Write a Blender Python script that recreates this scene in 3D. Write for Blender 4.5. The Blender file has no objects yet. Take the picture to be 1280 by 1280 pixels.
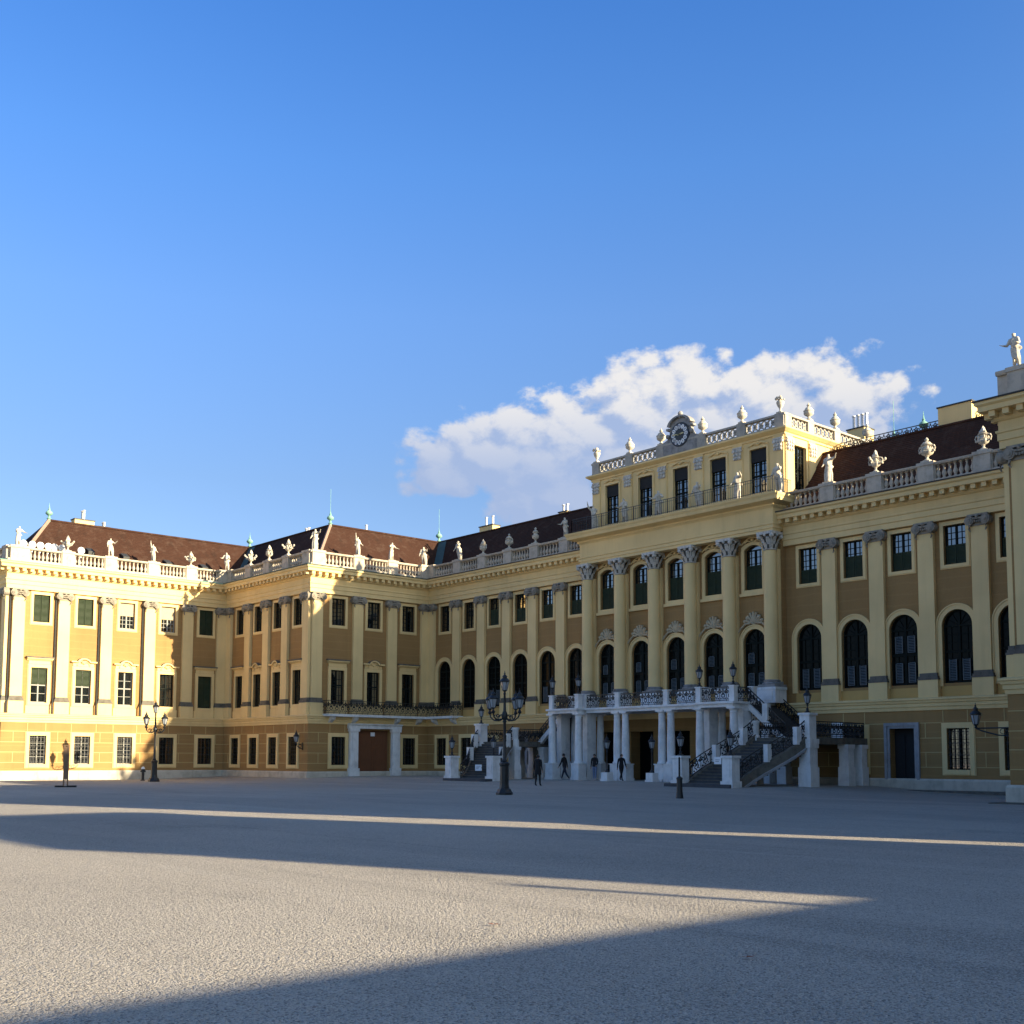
import bpy, bmesh, math, random
from mathutils import Matrix, Vector
random.seed(7)
S = bpy.context.scene
COL = S.collection
R = math.radians
PI = math.pi

# ------------------------------------------------------------------ plan of the palace (metres)
X1, X3, Y1, Y2, Y4 = -87.36, -73.95, 27.0, 44.68, 55.75
CX = -47.23                       # axis of symmetry of the forecourt
YR = 55.30                        # wall plane of the central projection
def mir(x): return 2*CX - x

def ss(v, a, b):
    t = max(0., min(1., (v-a)/(b-a))); return t*t*(3-2*t)
def g(x, y):                      # gentle rise of the gravel towards the palace
    return 0.36*ss(y, 37, 49.5)*ss(-x, 27, 36)

# ------------------------------------------------------------------ materials
def mat(name):
    m = bpy.data.materials.new(name); m.use_nodes = True
    nt = m.node_tree; nt.nodes.clear()
    out = nt.nodes.new('ShaderNodeOutputMaterial'); p = nt.nodes.new('ShaderNodeBsdfPrincipled')
    nt.links.new(p.outputs[0], out.inputs[0])
    return m, nt, p
def nd(nt, typ, **kw):
    n = nt.nodes.new(typ)
    for k, v in kw.items():
        if k in n.inputs: n.inputs[k].default_value = v
        else: setattr(n, k, v)
    return n
def pos(nt, scale=(1,1,1)):
    gpos = nt.nodes.new('ShaderNodeNewGeometry'); mp = nt.nodes.new('ShaderNodeMapping')
    mp.inputs['Scale'].default_value = scale
    nt.links.new(gpos.outputs['Position'], mp.inputs['Vector']); return mp.outputs[0]
def noise(nt, vec, scale, detail=4, rough=.55, dist=0):
    n = nd(nt, 'ShaderNodeTexNoise', Scale=scale, Detail=detail, Roughness=rough, Distortion=dist)
    nt.links.new(vec, n.inputs['Vector']); return n.outputs['Fac']
def ramp(nt, fac, stops):
    r = nt.nodes.new('ShaderNodeValToRGB'); e = r.color_ramp.elements
    while len(e) < len(stops): e.new(.5)
    for i, (p, c) in enumerate(stops):
        e[i].position = p; e[i].color = tuple(c)+(1,) if len(c) == 3 else c
    nt.links.new(fac, r.inputs[0]); return r.outputs[0]
def mix(nt, fac, a, b, blend='MIX'):
    m = nt.nodes.new('ShaderNodeMix'); m.data_type = 'RGBA'; m.blend_type = blend
    for sock, v in ((m.inputs[0], fac), (m.inputs[6], a), (m.inputs[7], b)):
        if isinstance(v, (int, float)): sock.default_value = v
        elif isinstance(v, tuple): sock.default_value = v+(1,) if len(v) == 3 else v
        else: nt.links.new(v, sock)
    return m.outputs[2]
def math_(nt, op, a, b=None, c=None, clamp=False):
    m = nt.nodes.new('ShaderNodeMath'); m.operation = op; m.use_clamp = clamp
    for i, v in enumerate((a, b, c)):
        if v is None: continue
        if isinstance(v, (int, float)): m.inputs[i].default_value = v
        else: nt.links.new(v, m.inputs[i])
    return m.outputs[0]
def bump(nt, p, h, strength=.3, dist=.02):
    b = nd(nt, 'ShaderNodeBump', Strength=strength, Distance=dist)
    nt.links.new(h, b.inputs['Height']); nt.links.new(b.outputs[0], p.inputs['Normal'])

def plaster(name, col, streak=.16, grain=.12, bumps=.25, course=0., rough=.9):
    m, nt, p = mat(name); v = pos(nt)
    c2 = tuple(x*.80 for x in col)
    big = noise(nt, v, .35, 5)
    c = mix(nt, ramp(nt, big, [(.3, (0,0,0)), (.75, (1,1,1))]), c2, col)
    st = noise(nt, pos(nt, (2.2, 2.2, .16)), 1.0, 5, .6)
    c = mix(nt, math_(nt, 'MULTIPLY', ramp(nt, st, [(.5, (0,0,0)), (.8, (1,1,1))]), streak), c, tuple(x*.45 for x in col))
    fine = noise(nt, v, 38, 3)
    c = mix(nt, math_(nt, 'MULTIPLY', ramp(nt, fine, [(.42, (0,0,0)), (.62, (1,1,1))]), grain), c, tuple(x*.6 for x in col))
    h = fine
    if course:
        w = nd(nt, 'ShaderNodeTexWave', wave_type='BANDS', bands_direction='Z', Scale=.55, Distortion=1.2, Detail=2)
        w.inputs['Detail Scale'].default_value = 2.
        nt.links.new(pos(nt), w.inputs['Vector'])
        cr = ramp(nt, w.outputs['Fac'], [(.90, (0,0,0)), (.99, (1,1,1))])
        c = mix(nt, math_(nt, 'MULTIPLY', cr, course), c, tuple(x*1.25 for x in col))
    nt.links.new(c, p.inputs['Base Color']); p.inputs['Roughness'].default_value = rough
    p.inputs['Specular IOR Level'].default_value = .2
    bump(nt, p, h, bumps, .02)
    return m
def stone(name, col, dirt, amount=.6, scale=1.3, rough=.85):
    m, nt, p = mat(name); v = pos(nt)
    n1 = noise(nt, v, scale, 6, .65); n2 = noise(nt, pos(nt, (3, 3, .5)), 1.4, 5, .6)
    f = math_(nt, 'MULTIPLY', ramp(nt, n1, [(.45, (0,0,0)), (.75, (1,1,1))]), amount)
    c = mix(nt, f, col, dirt)
    c = mix(nt, math_(nt, 'MULTIPLY', ramp(nt, n2, [(.52, (0,0,0)), (.8, (1,1,1))]), amount*.7), c, dirt)
    f2 = noise(nt, v, 25, 3)
    c = mix(nt, math_(nt, 'MULTIPLY', f2, .25), c, tuple(x*.6 for x in col))
    nt.links.new(c, p.inputs['Base Color']); p.inputs['Roughness'].default_value = rough
    p.inputs['Specular IOR Level'].default_value = .25
    bump(nt, p, n1, .35, .05)
    return m
def plain(name, col, rough=.6, metal=0., var=.2, spec=.4, scale=6):
    m, nt, p = mat(name); v = pos(nt)
    c = mix(nt, math_(nt, 'MULTIPLY', noise(nt, v, scale, 4), 1.), tuple(x*(1-var) for x in col), tuple(min(1, x*(1+var)) for x in col))
    nt.links.new(c, p.inputs['Base Color']); p.inputs['Roughness'].default_value = rough
    p.inputs['Metallic'].default_value = metal; p.inputs['Specular IOR Level'].default_value = spec
    return m

M = {}
M['ochre'] = plaster('ochre_plaster', (.38, .225, .088), streak=.28, grain=.35, bumps=.5, course=.18)
M['cream'] = plaster('cream_plaster', (.84, .62, .295), streak=.24, grain=.08, bumps=.15)
M['joint'] = plaster('pale_joint', (.58, .43, .19), streak=.05, grain=.05, bumps=.1)
M['panel'] = plaster('ochre_panel', (.58, .37, .13), streak=.1, grain=.1, bumps=.2)
M['plinth'] = stone('plinth_stone', (.58, .52, .42), (.22, .19, .15), .75, .9)
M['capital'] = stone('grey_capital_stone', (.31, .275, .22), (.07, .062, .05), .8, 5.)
M['balu'] = stone('balustrade_stone', (.53, .455, .36), (.19, .165, .14), .65, 2.)
M['statue'] = stone('weathered_statue_stone', (.60, .54, .44), (.12, .11, .10), .7, 5.)
M['marble'] = stone('white_marble', (.78, .78, .77), (.22, .22, .23), .5, 1.2, .6)
M['darkstone'] = stone('blackened_stone', (.30, .29, .28), (.07, .07, .07), .85, 2.0)
M['grime_shade'] = stone('grime_and_shade_stone', (.155, .14, .115), (.035, .032, .028), .7, 3.0)  # grimy stone; also the painted crevice shade of the column capitals
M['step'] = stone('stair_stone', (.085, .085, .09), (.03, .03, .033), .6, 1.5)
M['doorstone'] = stone('grey_door_stone', (.34, .34, .35), (.12, .12, .12), .6, 2.)
M['orn'] = stone('warm_stucco_ornament', (.50, .41, .27), (.22, .19, .14), .6, 5.)
M['iron'] = plain('black_iron', (.012, .013, .014), .45, .0, .3, .5)
M['lead'] = plain('lead_gutter', (.035, .038, .04), .6, 0, .3)
M['copper'] = stone('green_copper', (.22, .42, .34), (.10, .22, .19), .7, 3.)
M['copperdark'] = stone('dark_copper_sheet', (.07, .12, .115), (.03, .05, .05), .6, 1.)
M['gold'] = plain('gilding', (.55, .40, .18), .35, .6, .2)
M['white'] = plain('white_enamel', (.78, .78, .77), .5, 0, .05)
M['paper'] = plain('white_paper', (.82, .82, .84), .6, 0, .04)
M['sash'] = plain('dark_green_sash', (.009, .012, .010), .7, 0, .3, .1)
M['sashwhite'] = plain('grey_white_sash', (.26, .26, .235), .6, 0, .1)
M['sunblind'] = plain('beige_blind', (.42, .34, .22), .8, 0, .15)
M['chimpipe'] = plain('steel_flue', (.62, .60, .57), .4, .3, .15)
M['deadleaf'] = plain('dry_leaf', (.22, .07, .03), .8, 0, .4, .2, 40)
def roofmat():
    m, nt, p = mat('roof_tiles')
    v = pos(nt)
    n = noise(nt, v, .6, 5); n2 = noise(nt, v, 9, 3)
    c = mix(nt, n, (.038, .018, .012), (.062, .031, .021))
    c = mix(nt, math_(nt, 'MULTIPLY', ramp(nt, n2, [(.4, (0,0,0)), (.7, (1,1,1))]), .35), c, (.03, .012, .009))
    n3 = noise(nt, v, 1.7, 5, .7)
    c = mix(nt, math_(nt, 'MULTIPLY', ramp(nt, n3, [(.50, (0,0,0)), (.66, (1,1,1))]), .5), c, (.085, .054, .040))
    c = mix(nt, math_(nt, 'MULTIPLY', ramp(nt, noise(nt, pos(nt, (1.5, 1.5, .3)), 1., 4), [(.54, (0,0,0)), (.72, (1,1,1))]), .55), c, (.028, .018, .014))
    w = nd(nt, 'ShaderNodeTexWave', wave_type='BANDS', bands_direction='Z', Scale=2.2, Distortion=.3, Detail=1)
    nt.links.new(v, w.inputs['Vector'])
    nt.links.new(c, p.inputs['Base Color']); p.inputs['Roughness'].default_value = .95
    p.inputs['Specular IOR Level'].default_value = .08
    bump(nt, p, w.outputs['Fac'], .5, .05)
    return m
M['roof'] = roofmat()
def glassmat(name, base, ior, rough=.02, wob=.02):
    m, nt, p = mat(name); v = pos(nt)
    p.inputs['Base Color'].default_value = base+(1,); p.inputs['Roughness'].default_value = rough
    p.inputs['IOR'].default_value = ior
    bump(nt, p, noise(nt, v, 1.2, 2), wob, .05)
    return m
M['glass'] = glassmat('window_glass', (.006, .008, .009), 2.7)
M['glassdim'] = glassmat('dim_old_glass', (.004, .005, .005), 1.16, .15, .1)
M['lantern'] = None
def lanternglass():
    m, nt, p = mat('lantern_glass')
    p.inputs['Base Color'].default_value = (.30, .32, .34, 1); p.inputs['Roughness'].default_value = .15
    p.inputs['IOR'].default_value = 1.8
    return m
M['lantern'] = lanternglass()
def shuttermat():
    m, nt, p = mat('green_louvre_shutter'); v = pos(nt)
    w = nd(nt, 'ShaderNodeTexWave', wave_type='BANDS', bands_direction='Z', Scale=5., Distortion=.1)
    nt.links.new(v, w.inputs['Vector'])
    n = noise(nt, v, 3, 3)
    c = mix(nt, n, (.018, .030, .012), (.032, .050, .020))
    nt.links.new(c, p.inputs['Base Color']); p.inputs['Roughness'].default_value = .7
    bump(nt, p, w.outputs['Fac'], .6, .03)
    return m
M['shutter'] = shuttermat()
M['louvre'] = plain('grey_louvre', (.10, .115, .12), .6, 0, .2)
M['blindblack'] = plain('black_roller_blind', (.012, .013, .014), .8, 0, .2)
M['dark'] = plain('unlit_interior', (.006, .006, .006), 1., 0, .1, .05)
def woodmat():
    m, nt, p = mat('brown_oak_gate')
    n = noise(nt, pos(nt, (6, 6, .5)), 2.5, 5)
    c = mix(nt, n, (.09, .032, .012), (.20, .075, .028))
    nt.links.new(c, p.inputs['Base Color']); p.inputs['Roughness'].default_value = .6
    bump(nt, p, n, .3, .02)
    return m
M['wood'] = woodmat()
def gravelmat():
    m, nt, p = mat('pale_gravel'); v = pos(nt)
    big = noise(nt, v, .09, 4, .5); lane = noise(nt, pos(nt, (.055, .30, 1)), 1., 4, .5, .4)
    mid = noise(nt, v, 1.1, 4)
    vo = nd(nt, 'ShaderNodeTexVoronoi', Scale=62.); nt.links.new(v, vo.inputs['Vector'])
    vo2 = nd(nt, 'ShaderNodeTexVoronoi', Scale=26.); nt.links.new(v, vo2.inputs['Vector'])
    c = mix(nt, ramp(nt, big, [(.35, (0,0,0)), (.65, (1,1,1))]), (.455, .41, .35), (.61, .55, .465))
    c = mix(nt, math_(nt, 'MULTIPLY', ramp(nt, lane, [(.50, (0,0,0)), (.68, (1,1,1))]), .45), c, (.32, .295, .26))
    c = mix(nt, math_(nt, 'MULTIPLY', ramp(nt, mid, [(.4, (0,0,0)), (.75, (1,1,1))]), .25), c, (.62, .56, .475))
    mpr = nt.nodes.new('ShaderNodeMapping'); mpr.inputs['Rotation'].default_value = (0, 0, R(-14)); mpr.inputs['Scale'].default_value = (.03, .75, 1); gp_ = nt.nodes.new('ShaderNodeNewGeometry'); nt.links.new(gp_.outputs['Position'], mpr.inputs['Vector'])
    trk = noise(nt, mpr.outputs[0], 1., 5, .6, .3)
    c = mix(nt, math_(nt, 'MULTIPLY', ramp(nt, trk, [(.56, (0,0,0)), (.70, (1,1,1))]), .55), c, (.66, .61, .53))
    c = mix(nt, math_(nt, 'MULTIPLY', ramp(nt, trk, [(.28, (1,1,1)), (.42, (0,0,0))]), .45), c, (.26, .235, .205))
    wet = noise(nt, v, .33, 6, .65)
    c = mix(nt, math_(nt, 'MULTIPLY', ramp(nt, wet, [(.56, (0,0,0)), (.68, (1,1,1))]), .28), c, (.28, .255, .225))
    sp = nt.nodes.new('ShaderNodeSeparateColor'); nt.links.new(vo.outputs['Color'], sp.inputs[0])
    c = mix(nt, math_(nt, 'MULTIPLY', ramp(nt, sp.outputs[0], [(.60, (0,0,0)), (.85, (1,1,1))]), .7), c, (.17, .155, .14))
    c = mix(nt, math_(nt, 'MULTIPLY', ramp(nt, sp.outputs[1], [(.66, (0,0,0)), (.9, (1,1,1))]), .6), c, (.74, .69, .61))
    nt.links.new(c, p.inputs['Base Color']); p.inputs['Roughness'].default_value = .95
    p.inputs['Specular IOR Level'].default_value = .15
    h = math_(nt, 'ADD', math_(nt, 'MULTIPLY', vo.outputs['Distance'], -.6), math_(nt, 'MULTIPLY', vo2.outputs['Distance'], -.7))
    h = math_(nt, 'ADD', h, math_(nt, 'MULTIPLY', noise(nt, v, 9, 6, .7), 1.1))
    bump(nt, p, h, 1.0, .06)
    return m
M['gravel'] = gravelmat()
M['stonepale'] = stone('paving_stone', (.42, .41, .40), (.25, .24, .24), .5, 2.)
M['cloth_black'] = plain('black_cloth', (.012, .012, .014), .9, 0, .3)
M['cloth_navy'] = plain('navy_cloth', (.016, .020, .035), .9, 0, .3)
M['denim'] = plain('blue_denim', (.14, .19, .30), .9, 0, .25)
M['skin'] = plain('skin', (.42, .25, .18), .6, 0, .1)
M['hair'] = plain('dark_hair', (.02, .014, .01), .7, 0, .2)
M['shoe'] = plain('pale_shoe', (.45, .44, .42), .7, 0, .1)

# ------------------------------------------------------------------ mesh builder
class MB:
    def __init__(s, F=None): s.v = []; s.f = []; s.m = []; s.F = F or (lambda a, b, c: (a, b, c))
    def poly(s, pts, mi=0):
        n = len(s.v); s.v += [s.F(*p) for p in pts]; s.f.append(tuple(range(n, n+len(pts)))); s.m.append(mi)
    def raw(s, vs, fs, mi=0):
        n = len(s.v); s.v += [s.F(*p) for p in vs]
        for f in fs: s.f.append(tuple(n+i for i in f)); s.m.append(mi)
    def box(s, a0, a1, b0, b1, c0, c1, mi=0):
        s.raw([(a, b, c) for a in (a0, a1) for b in (b0, b1) for c in (c0, c1)],
              [(0,1,3,2),(4,6,7,5),(0,4,5,1),(2,3,7,6),(0,2,6,4),(1,5,7,3)], mi)
    def frustum(s, a, b, h0, w0, h1, w1, mi=0, n=4, rot=0):    # tapered n-gon prism around (a,b): half width w0 at h0 to w1 at h1
        vs = []
        k = 1/math.cos(PI/n)
        for h, w in ((h0, w0), (h1, w1)):
            for i in range(n):
                t = 2*PI*(i+.5)/n+rot; vs.append((a+w*k*math.cos(t), b+w*k*math.sin(t), h))
        fs = [tuple(range(n)), tuple(range(n, 2*n))]+[(i, (i+1) % n, n+(i+1) % n, n+i) for i in range(n)]
        s.raw(vs, fs, mi)
    def lathe(s, prof, cx=0, cy=0, cz=0, n=12, mi=0, cap=True, wob=None):
        vs = []
        for (r, z) in prof:
            for i in range(n):
                t = 2*PI*i/n; rr = r*(wob(t, z) if wob else 1)
                vs.append((cx+rr*math.cos(t), cy+rr*math.sin(t), cz+z))
        fs = []
        for k in range(len(prof)-1):
            for i in range(n):
                j = (i+1) % n; fs.append((k*n+i, k*n+j, (k+1)*n+j, (k+1)*n+i))
        if cap: fs += [tuple(range(n)), tuple(range((len(prof)-1)*n, len(prof)*n))]
        s.raw(vs, fs, mi)
    def tube(s, pts, r, n=5, mi=0, r1=None):
        pts = [Vector(p) for p in pts]; vs = []; N = len(pts)
        for k, p in enumerate(pts):
            d = (pts[min(k+1, N-1)]-pts[max(k-1, 0)]).normalized()
            u = d.cross(Vector((0, 0, 1)))
            if u.length < .05: u = d.cross(Vector((0, 1, 0)))
            u.normalize(); w = d.cross(u)
            rr = r if r1 is None else r+(r1-r)*k/(N-1)
            for i in range(n):
                t = 2*PI*(i+.5)/n; vs.append(tuple(p+u*rr*math.cos(t)+w*rr*math.sin(t)))
        fs = [(k*n+i, k*n+(i+1) % n, (k+1)*n+(i+1) % n, (k+1)*n+i) for k in range(N-1) for i in range(n)]
        fs += [tuple(range(n)), tuple(range((N-1)*n, N*n))]
        s.raw(vs, fs, mi)
    def sphere(s, c, r, n=10, mi=0, sc=(1,1,1)):
        vs = []; rings = max(4, n//2+1)
        for k in range(rings+1):
            t = PI*k/rings
            for i in range(n):
                a = 2*PI*i/n; q = max(math.sin(t), .02)
                vs.append((c[0]+r*sc[0]*q*math.cos(a), c[1]+r*sc[1]*q*math.sin(a), c[2]-r*sc[2]*math.cos(t)))
        fs = [(k*n+i, k*n+(i+1) % n, (k+1)*n+(i+1) % n, (k+1)*n+i) for k in range(rings) for i in range(n)]
        fs += [tuple(range(n)), tuple(range(rings*n, rings*n+n))]
        s.raw(vs, fs, mi)
    def disc(s, c, axis, r, th, n=14, mi=0):      # short cylinder along local b axis (axis='b') centred at c
        vs = []
        for q in (-th/2, th/2):
            for i in range(n):
                t = 2*PI*i/n
                if axis == 'b': vs.append((c[0]+r*math.cos(t), c[1]+q, c[2]+r*math.sin(t)))
                else: vs.append((c[0]+q, c[1]+r*math.cos(t), c[2]+r*math.sin(t)))
        s.raw(vs, [tuple(range(n)), tuple(range(n, 2*n))]+[(i, (i+1) % n, n+(i+1) % n, n+i) for i in range(n)], mi)
    def extr(s, pts, b0, b1, mi=0):               # polygon in (a,c) extruded along b
        n = len(pts)
        s.raw([(a, b0, c) for a, c in pts]+[(a, b1, c) for a, c in pts],
              [tuple(range(n)), tuple(range(n, 2*n))]+[(i, (i+1) % n, n+(i+1) % n, n+i) for i in range(n)], mi)
    def arc(s, cx, cz, r0, r1, t0, t1, b0, b1, n=14, mi=0, ez=1.):   # ring sector in (a,c) extruded along b
        for i in range(n):
            ta, tb = t0+(t1-t0)*i/n, t0+(t1-t0)*(i+1)/n
            q = [(cx+r*math.cos(t), cz+ez*r*math.sin(t)) for r, t in ((r0, ta), (r1, ta), (r1, tb), (r0, tb))]
            s.raw([(a, b0, c) for a, c in q]+[(a, b1, c) for a, c in q], [(0,1,2,3),(4,5,6,7),(1,2,6,5),(0,3,7,4)]+([(0,1,5,4)] if i == 0 else [])+([(2,3,7,6)] if i == n-1 else []), mi)
    def sweep(s, s0, s1, prof, m0=0, m1=0, mi=0, caps=True):   # profile (d,z) swept along s with mitred ends (local frame: s, d, z)
        n = len(prof)
        vs = [(s0-m0*d, d, z) for d, z in prof]+[(s1+m1*d, d, z) for d, z in prof]
        fs = [(i, i+1, n+i+1, n+i) for i in range(n-1)]
        if caps:
            if m0 == 0: fs.append(tuple(range(n)))
            if m1 == 0: fs.append(tuple(range(n, 2*n)))
        s.raw(vs, fs, mi)
    def mesh(s, name, mats, smooth=False, recalc=True):
        me = bpy.data.meshes.new(name); me.from_pydata(s.v, [], s.f); me.update()
        for m in mats: me.materials.append(M[m] if isinstance(m, str) else m)
        for p, mi in zip(me.polygons, s.m): p.material_index = mi
        if recalc:
            bm = bmesh.new(); bm.from_mesh(me); bmesh.ops.recalc_face_normals(bm, faces=bm.faces[:]); bm.to_mesh(me); bm.free()
        if smooth:
            for p in me.polygons: p.use_smooth = True
            try: me.set_sharp_from_angle(angle=R(40))
            except Exception: pass
        return me

WM = {}                                     # world matrices
def link(o, parent=None, W=None):
    W = W or Matrix.Identity(4); COL.objects.link(o); WM[o.name] = W
    if parent: o.parent = parent; o.matrix_basis = WM[parent.name].inverted() @ W
    else: o.matrix_basis = W
    return o
def TR(x, y, z, rz=0, sc=1.): return Matrix.Translation((x, y, z)) @ Matrix.Rotation(rz, 4, 'Z') @ Matrix.Scale(sc, 4)
def ob(name, me, parent=None, W=None): return link(bpy.data.objects.new(name, me), parent, W)
def empty(name, W, label=None, cat=None, group=None, parent=None):
    o = bpy.data.objects.new(name, None); o.empty_display_size = .3; link(o, parent, W)
    return tag(o, label, cat, group)
def tag(o, label=None, cat=None, group=None, kind=None):
    for k, v in (('label', label), ('category', cat), ('group', group), ('kind', kind)):
        if v: o[k] = v
    return o
def kids(o): return [c for c in COL.objects if c.parent == o]
CH = {}
def register(root):                          # remember the tree for copying
    allo = {}
    for c in COL.objects:
        if c.parent: allo.setdefault(c.parent.name, []).append(c)
    CH[root.name] = allo
def copy_tree(root, W, label=None, group=None):
    if root.name not in CH: register(root)
    allo = CH[root.name]
    def rec(o, parent, W2):
        c = o.copy(); COL.objects.link(c); c.parent = parent; WM[c.name] = W2
        if parent is None: c.matrix_basis = W2
        for ch in allo.get(o.name, []): rec(ch, c, W2 @ ch.matrix_basis)
        return c
    r = rec(root, None, W)
    if label: r['label'] = label
    if group: r['group'] = group
    return r

# ------------------------------------------------------------------ palace
PAL = empty('palace', TR(CX, Y4, 0), 'long yellow baroque palace with cream pilasters, brown roofs and a raised clock pavilion', 'palace')
class Facade:
    def __init__(s, o, t, n):
        s.o, s.t, s.n = o, t, n
        s.rz = math.atan2(t[1], t[0])
    def __call__(s, a, d, z): return (s.o[0]+s.t[0]*a+s.n[0]*d, s.o[1]+s.t[1]*a+s.n[1]*d, z)
    def W(s, a, d=0, z=0):
        p = s(a, d, z); return TR(p[0], p[1], z, s.rz)
def part(name, mb, mats, smooth=False, parent=PAL, W=None):
    return ob(name, mb.mesh(name, mats, smooth), parent, W)
F1 = Facade((X1, 0), (0, 1), (1, 0)); F2 = Facade((0, Y2), (1, 0), (0, -1)); F3 = Facade((X3, 0), (0, 1), (1, 0))
F4 = Facade((0, Y4), (1, 0), (0, -1)); FR = Facade((0, YR), (1, 0), (0, -1)); F0 = Facade((0, Y1), (1, 0), (0, -1))
XR3, XR1 = mir(X3)-.18, mir(X1)
Y1R = 28.65                         # the right wing ends a little earlier
F3r = Facade((XR3, 0), (0, -1), (-1, 0)); F1r = Facade((XR1, 0), (0, -1), (-1, 0))

def arch_pts(o, n=16):
    """outline of an opening's head from left spring to right spring"""
    w = o['w']/2; sp, ap = o['sp'], o['z1']
    if o.get('seg'):                           # flat segmental head
        h = ap-sp; Rr = (w*w+h*h)/(2*h); a = math.asin(w/Rr)
        return [(o['s']+Rr*math.sin(-a+2*a*i/n), ap-Rr+Rr*math.cos(-a+2*a*i/n)) for i in range(n+1)]
    return [(o['s']-w*math.cos(PI*i/n), sp+(ap-sp)*math.sin(PI*i/n)) for i in range(n+1)]
def wall(F, s0, s1, z0, z1, ops, mi=0, mb=None, depth=.32):
    mb = mb or MB(F)
    cols = {}
    for o in ops: cols.setdefault((round(o['s']-o['w']/2, 4), round(o['s']+o['w']/2, 4)), []).append(o)
    # widest columns: merge openings sharing a bay
    bays = []
    for (a, b), l in sorted(cols.items()):
        if bays and a < bays[-1][1]-1e-6: bays[-1][1] = max(bays[-1][1], b); bays[-1][2] += l
        else: bays.append([a, b, list(l)])
    x = s0
    for a, b, l in bays:
        mb.poly([(x, 0, z0), (a, 0, z0), (a, 0, z1), (x, 0, z1)], mi); x = b
        l.sort(key=lambda o: o['z0']); zz = z0
        for o in l:
            oa, obb = o['s']-o['w']/2, o['s']+o['w']/2
            mb.poly([(a, 0, zz), (b, 0, zz), (b, 0, o['z0']), (a, 0, o['z0'])], mi)
            if oa > a+1e-6:
                mb.poly([(a, 0, o['z0']), (oa, 0, o['z0']), (oa, 0, o['z1']), (a, 0, o['z1'])], mi)
                mb.poly([(obb, 0, o['z0']), (b, 0, o['z0']), (b, 0, o['z1']), (obb, 0, o['z1'])], mi)
            if 'sp' in o:
                pts = arch_pts(o)
                for p, q in zip(pts, pts[1:]):
                    mb.poly([(p[0], 0, p[1]), (q[0], 0, q[1]), (q[0], 0, o['z1']), (p[0], 0, o['z1'])], mi)
                out = [(oa, o['z0'])]+pts+[(obb, o['z0'])]
            else: out = [(oa, o['z0']), (oa, o['z1']), (obb, o['z1']), (obb, o['z0'])]
            dd = o.get('depth', depth)
            for p, q in zip(out, out[1:]+out[:1]):
                mb.poly([(p[0], 0, p[1]), (q[0], 0, q[1]), (q[0], -dd, q[1]), (p[0], -dd, p[1])], o.get('rmi', mi))
            zz = o['z1']
        mb.poly([(a, 0, zz), (b, 0, zz), (b, 0, z1), (a, 0, z1)], mi)
    mb.poly([(x, 0, z0), (s1, 0, z0), (s1, 0, z1), (x, 0, z1)], mi)
    return mb

# window kinds: opening spec relative to bay axis
def og(s): return dict(s=s, w=1.22, z0=1.20, z1=3.32)
def on(s): return dict(s=s, w=1.20, z0=5.79, z1=8.40)
def ou(s): return dict(s=s, w=1.22, z0=11.83, z1=13.90)
def oa(s): return dict(s=s, w=1.66, z0=5.66, z1=9.46, sp=8.63)
def oru(s): return dict(s=s, w=1.30, z0=11.80, z1=14.50, sp=14.22, seg=1)
def ora(s): return dict(s=s, w=1.64, z0=5.72, z1=9.44, sp=8.62)

WT = {}                                       # templates: name -> (surround mesh, [(child name, mesh)...])
def frame_rect(mb, w, z0, z1, t, y0=-.07, y1=.02, mi=0, sill=0.):
    h = w/2
    mb.box(-h-t, -h, y0, y1, z0-t, z1+t, mi); mb.box(h, h+t, y0, y1, z0-t, z1+t, mi)
    mb.box(-h, h, y0, y1, z1, z1+t, mi); mb.box(-h, h, y0-sill, y1, z0-t, z0, mi)
    # thin inner step
    q = .05
    for a0, a1, c0, c1 in ((-h-t-q, -h-t, z0-t-q, z1+t+q), (h+t, h+t+q, z0-t-q, z1+t+q), (-h-t, h+t, z1+t, z1+t+q), (-h-t, h+t, z0-t-q, z0-t)):
        mb.box(a0, a1, y0+.035, y1, c0, c1, mi)
def sash_mesh(name, w, z0, z1, cols, rows, y=.16, bar=.035, out=.07, mid=.10, transom=None, m='sash', head=None):
    mb = MB(); h = w/2
    mb.box(-h, -h+out, y, y+.06, z0, z1); mb.box(h-out, h, y, y+.06, z0, z1)
    mb.box(-h+out, h-out, y, y+.06, z0, z0+out); mb.box(-h+out, h-out, y, y+.06, z1-out, z1)
    if mid: mb.box(-mid/2, mid/2, y-.02, y+.055, z0+out, z1-out)
    for t in (transom or []): mb.box(-h+out, h-out, y-.015, y+.05, t-.045, t+.045)
    per = cols//2
    for side in (-1, 1):
        a0, a1 = (mid/2, h-out)
        for k in range(1, per):
            a = side*(a0+(a1-a0)*k/per); mb.box(a-bar/2, a+bar/2, y+.01, y+.045, z0+out, z1-out)
    for k in range(1, rows):
        z = z0+out+(z1-z0-2*out)*k/rows; mb.box(-h+out, h-out, y+.012, y+.043, z-bar/2, z+bar/2)
    return mb.mesh(name, [m])
def pane_mesh(name, w, z0, z1, y=.21, m='glass', o=None):
    mb = MB()
    if o:
        pts = arch_pts(dict(o, s=0)); q = [(-w/2, z0)]+pts+[(w/2, z0)]
        mb.poly([(a, y, c) for a, c in q])
    else: mb.poly([(-w/2, y, z0), (w/2, y, z0), (w/2, y, z1), (-w/2, y, z1)])
    return mb.mesh(name, [m], recalc=False)
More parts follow.
